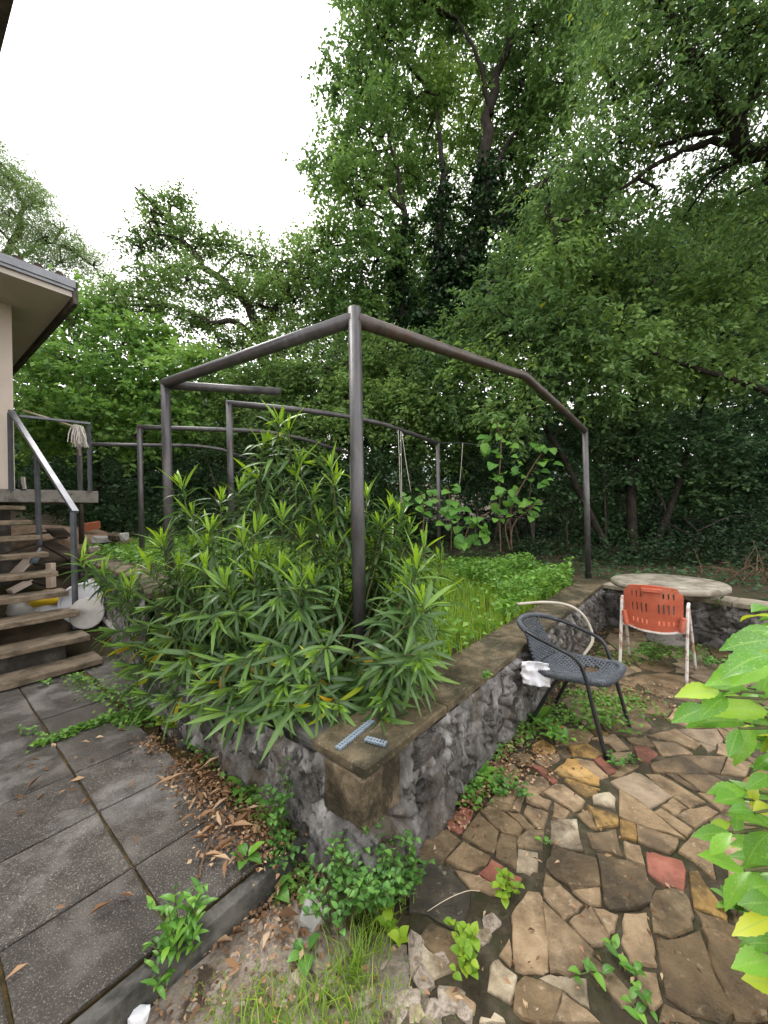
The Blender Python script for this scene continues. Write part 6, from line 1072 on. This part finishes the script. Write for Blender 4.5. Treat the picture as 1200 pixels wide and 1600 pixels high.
pts=scatter(left,7000,rng); coverleaves('ground_cover','leafy green ground behind the low wall left of the oleander',pts,.06,.16,'cover',rng)
floor=[(-9,8.6),(-2,8.4),(2.6,6.6),(3.4,5.2),(6,2.4),(9,4),(10,14),(-10,14)]
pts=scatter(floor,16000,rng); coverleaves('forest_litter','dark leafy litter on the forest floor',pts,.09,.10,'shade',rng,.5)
# creeping green along terrace joint and wall foot
def ribbon(a,b,w,n,rng):
    a,b=np.array(a),np.array(b); t=rng.random((n,1)); P=a+(b-a)*t; P=P+rng.normal(size=(n,3))*np.array([w,w,0]); return P
pts=np.concatenate([ribbon((-2.159,2.329,0.1),(-1.927,2.608,0.1),.022,420,rng),ribbon((-1.927,2.608,0.1),(-1.545,2.635,0.1),.05,420,rng),ribbon((-2.122,3.09,0.1),(-1.587,2.556,0.1),.07,420,rng),ribbon((-2.706,3.293,0.1),(-2.041,2.829,0.1),.06,240,rng),ribbon((-2.452,2.51,0.1),(-2.179,2.395,0.1),.012,30,rng),ribbon((-0.669,1.894,0.1),(-0.385,1.622,0.05),.05,420,rng),ribbon((-1.212,2.332,0.1),(-0.669,1.894,0.1),.035,260,rng),ribbon((-0.487,1.59,0),(-0.33,1.481,0),.04,160,rng)])
coverleaves('creeping_green','small creeping plants in the terrace joint and along the left foot of the planter',pts,.028,.035,'cover',rng)
pts=np.concatenate([ribbon((1.048,2.646,0),(1.676,2.794,0),.10,500,rng),ribbon((1.494,2.993,0),(1.923,2.878,0),.10,420,rng),ribbon((0.37,1.957,0),(0.617,2.115,0),.05,260,rng),ribbon((0.582,2.252,0),(1.004,2.647,0),.05,300,rng),ribbon((2.252,3.737,0),(3.324,4.036,0),.14,600,rng),ribbon((0.121,1.767,0),(0.263,1.909,0),.02,120,rng)])
coverleaves('creeping_green','small creeping plants on the paving around the woven chair',pts,.030,.035,'cover',rng)
gp=np.concatenate([ribbon((-0.204,1.479,0),(0.021,1.45,0),.05,150,rng),ribbon((-0.1,1.406,0),(-0.029,1.302,0),.04,150,rng),ribbon((-0.171,1.198,0),(-0.093,1.266,0),.03,160,rng),ribbon((-0.41,1.126,0),(-0.106,1.136,0),.05,160,rng),ribbon((0.281,2.027,0),(0.403,2.121,0),.02,90,rng)])
blades('grass','tufts of fine grass below the planter corner and along the bottom edge',gp,.03,.11,.0018,'grass',rng,lean=1.0)
# moss film with fine short blades at the bottom
gp=ribbon((-0.545,1.128,0),(0.009,1.12,0),.06,1500,rng); blades('moss_tuft','short mossy turf at the bottom edge of the rubble',gp,.008,.03,.0016,'grass',rng,lean=1.2)
# dry leaves
def litter(name,label,segs,size,ratio=.35):
    P=np.concatenate([ribbon(a,b,w,n,rng) for a,b,w,n in segs]); n=len(P); a=rng.random(n)*6.283; D=np.stack([np.cos(a),np.sin(a),rng.normal(0,.2,n)],1); N=unit(np.array([0,0,1])+rng.normal(size=(n,3))*.45); P[:,2]+=.004+.02*rng.random(n); L=size*(.5+rng.random(n)); V,F=leaf_quads(P,D,N,L,L*ratio,.3)
    return link(name,mesh_np(name,V,F,np.repeat(rng.random(n),4)),'litter',None,kind='stuff',label=label,cat='dry leaves')
litter('leaf_litter','dry brown leaf scraps heaped on the terrace at the planter foot',[((-1.053,2.018,0.1),(-0.586,1.571,0.1),.07,480),((-1.231,2.153,0.1),(-0.831,1.898,0.1),.06,380),((-0.658,1.773,0.1),(-0.488,1.511,0.1),.05,260),((-0.478,1.657,0.02),(-0.355,1.481,0),.05,300),((-1.495,2.341,0.1),(-1.336,2.273,0.1),.05,200)],.018,.6)
litter('leaf_litter','long pale dry oleander leaves lying on the scraps at the planter foot',[((-0.954,1.954,0.11),(-0.555,1.559,0.11),.08,46),((-1.171,2.109,0.11),(-0.825,1.885,0.11),.07,26),((-0.474,1.646,0.03),(-0.35,1.462,0.02),.05,12)],.085,.22)
litter('leaf_litter','dry leaf scraps in the rubble below the kerb',[((-0.571,1.393,0),(-0.344,1.433,0),.05,200),((-0.612,1.274,0),(-0.205,1.305,0),.09,130),((-0.757,1.131,0),(-0.505,1.172,0),.06,90),((-0.366,1.17,0),(0.053,1.195,0),.1,90)],.017,.6)
litter('leaf_litter','a few larger brown leaves in the rubble below the kerb',[((-0.568,1.383,0.01),(-0.342,1.424,0.01),.06,12),((-0.607,1.265,0.01),(-0.296,1.317,0.01),.07,8)],.055,.4)
litter('leaf_litter','dry leaf scraps along the foot of the wall behind the woven chair',[((0.277,1.799,0),(1.035,2.729,0),.05,700),((1.035,2.729,0),(2.531,4.508,0),.06,600),((0.526,2.044,0),(1.012,2.361,0),.10,420),((2.568,4.506,0),(4.096,4.195,0),.10,420),((1.732,2.885,0),(2.261,3.07,0),.12,260)],.020,.6)
litter('leaf_litter','single fallen dry leaves scattered over the terrace slabs',[((-2.251,2.43,0.101),(-1.091,1.745,0.101),.14,22),((-2.033,1.972,0.101),(-0.972,1.394,0.101),.2,10)],.05)
litter('leaf_litter','fallen scraps scattered over the flagstones',[((0.564,1.748,0.008),(1.196,1.445,0.008),.25,60),((0.315,1.349,0.008),(0.857,1.161,0.008),.2,60)],.022)
# rubble: flat pale fragments set in the ground before the planter
FRM=[rcopy(3+i) for i in range(4)]
rr=random.Random(71); FR=[(-0.493,1.370,0.038),(-0.428,1.308,0.045),(-0.429,1.390,0.026),(-0.352,1.317,0.030),(-0.243,1.268,0.068),(-0.149,1.294,0.053),(-0.191,1.199,0.060),(-0.297,1.217,0.045),(-0.113,1.248,0.038),(-0.029,1.265,0.038),(0.080,1.281,0.060),(0.095,1.211,0.053),(0.164,1.261,0.038),(0.050,1.164,0.045),(0.010,1.134,0.045),(-0.432,1.253,0.038),(-0.535,1.273,0.030),(-0.546,1.220,0.034),(-0.465,1.171,0.038),(-0.346,1.169,0.038),(-0.565,1.173,0.030),(-0.387,1.458,0.022),(-0.421,1.446,0.022),(-0.614,1.151,0.022),(-0.226,1.168,0.038),(-0.088,1.166,0.045),(0.168,1.162,0.045),(0.211,1.131,0.038),(0.125,1.133,0.045),(0.284,1.316,0.038),(0.368,1.376,0.038),(-0.298,1.326,0.038),(-0.483,1.309,0.022)]
for i,(x,y,r) in enumerate(FR):
    M=Matrix.Translation((x,y,-.004))@Matrix.Rotation(rr.random()*6.28,4,'Z')@Matrix.Rotation(rr.gauss(0,.08),4,'X')@Matrix.Diagonal((r,r*rr.uniform(.55,.9),r*.22+.006,1)); link('stone',FRM[i%4],'rubblestone',ground,M)
sm=MB(); V=[];P=[Vector(q) for q in ((-0.331,1.334,0.05),(-0.302,1.425,0.1),(-0.255,1.4,0.09),(-0.227,1.384,0.04),(-0.283,1.341,0),(-0.336,1.355,0))]; n=len(P)
sm.add([p+Zv*.012 for p in P]+[p-Zv*.03 for p in P],[tuple(range(n))[::-1],tuple(range(n,2*n))]+[(i,(i+1)%n,n+(i+1)%n,n+i) for i in range(n)]); sm.build('slate_piece','paleslate',None,bevel=.006,label='pale angular slate leaning in the rubble below the planter corner',cat='stone')
link('white_pebble',rcopy(0),'whiteplastic',None,Matrix.Translation(Vector((-0.756,1.116,0.02)))@Matrix.Diagonal((.028,.022,.03,1)),label='small white pebble at the kerb foot on the bottom edge',cat='stone')
b=MB(); b.tube(spline([(-0.733,1.448,0.11),(-0.757,1.529,0.115),(-0.746,1.633,0.13),(-0.725,1.807,0.12)],5),[.004]*16,6); b.build('twig','twig',None,True,label='dark thin twig lying on the terrace slab by the dry leaves',cat='twig')
b=MB(); b.tube(spline([(0.133,1.397,0.02),(0.212,1.412,0.05),(0.288,1.429,0.06),(0.338,1.438,0.05)],5),[.0012]*16,5); b.build('dry_stalk','stick',None,True,label='pale dry grass stalk over the blackened flagstone',cat='stalk')
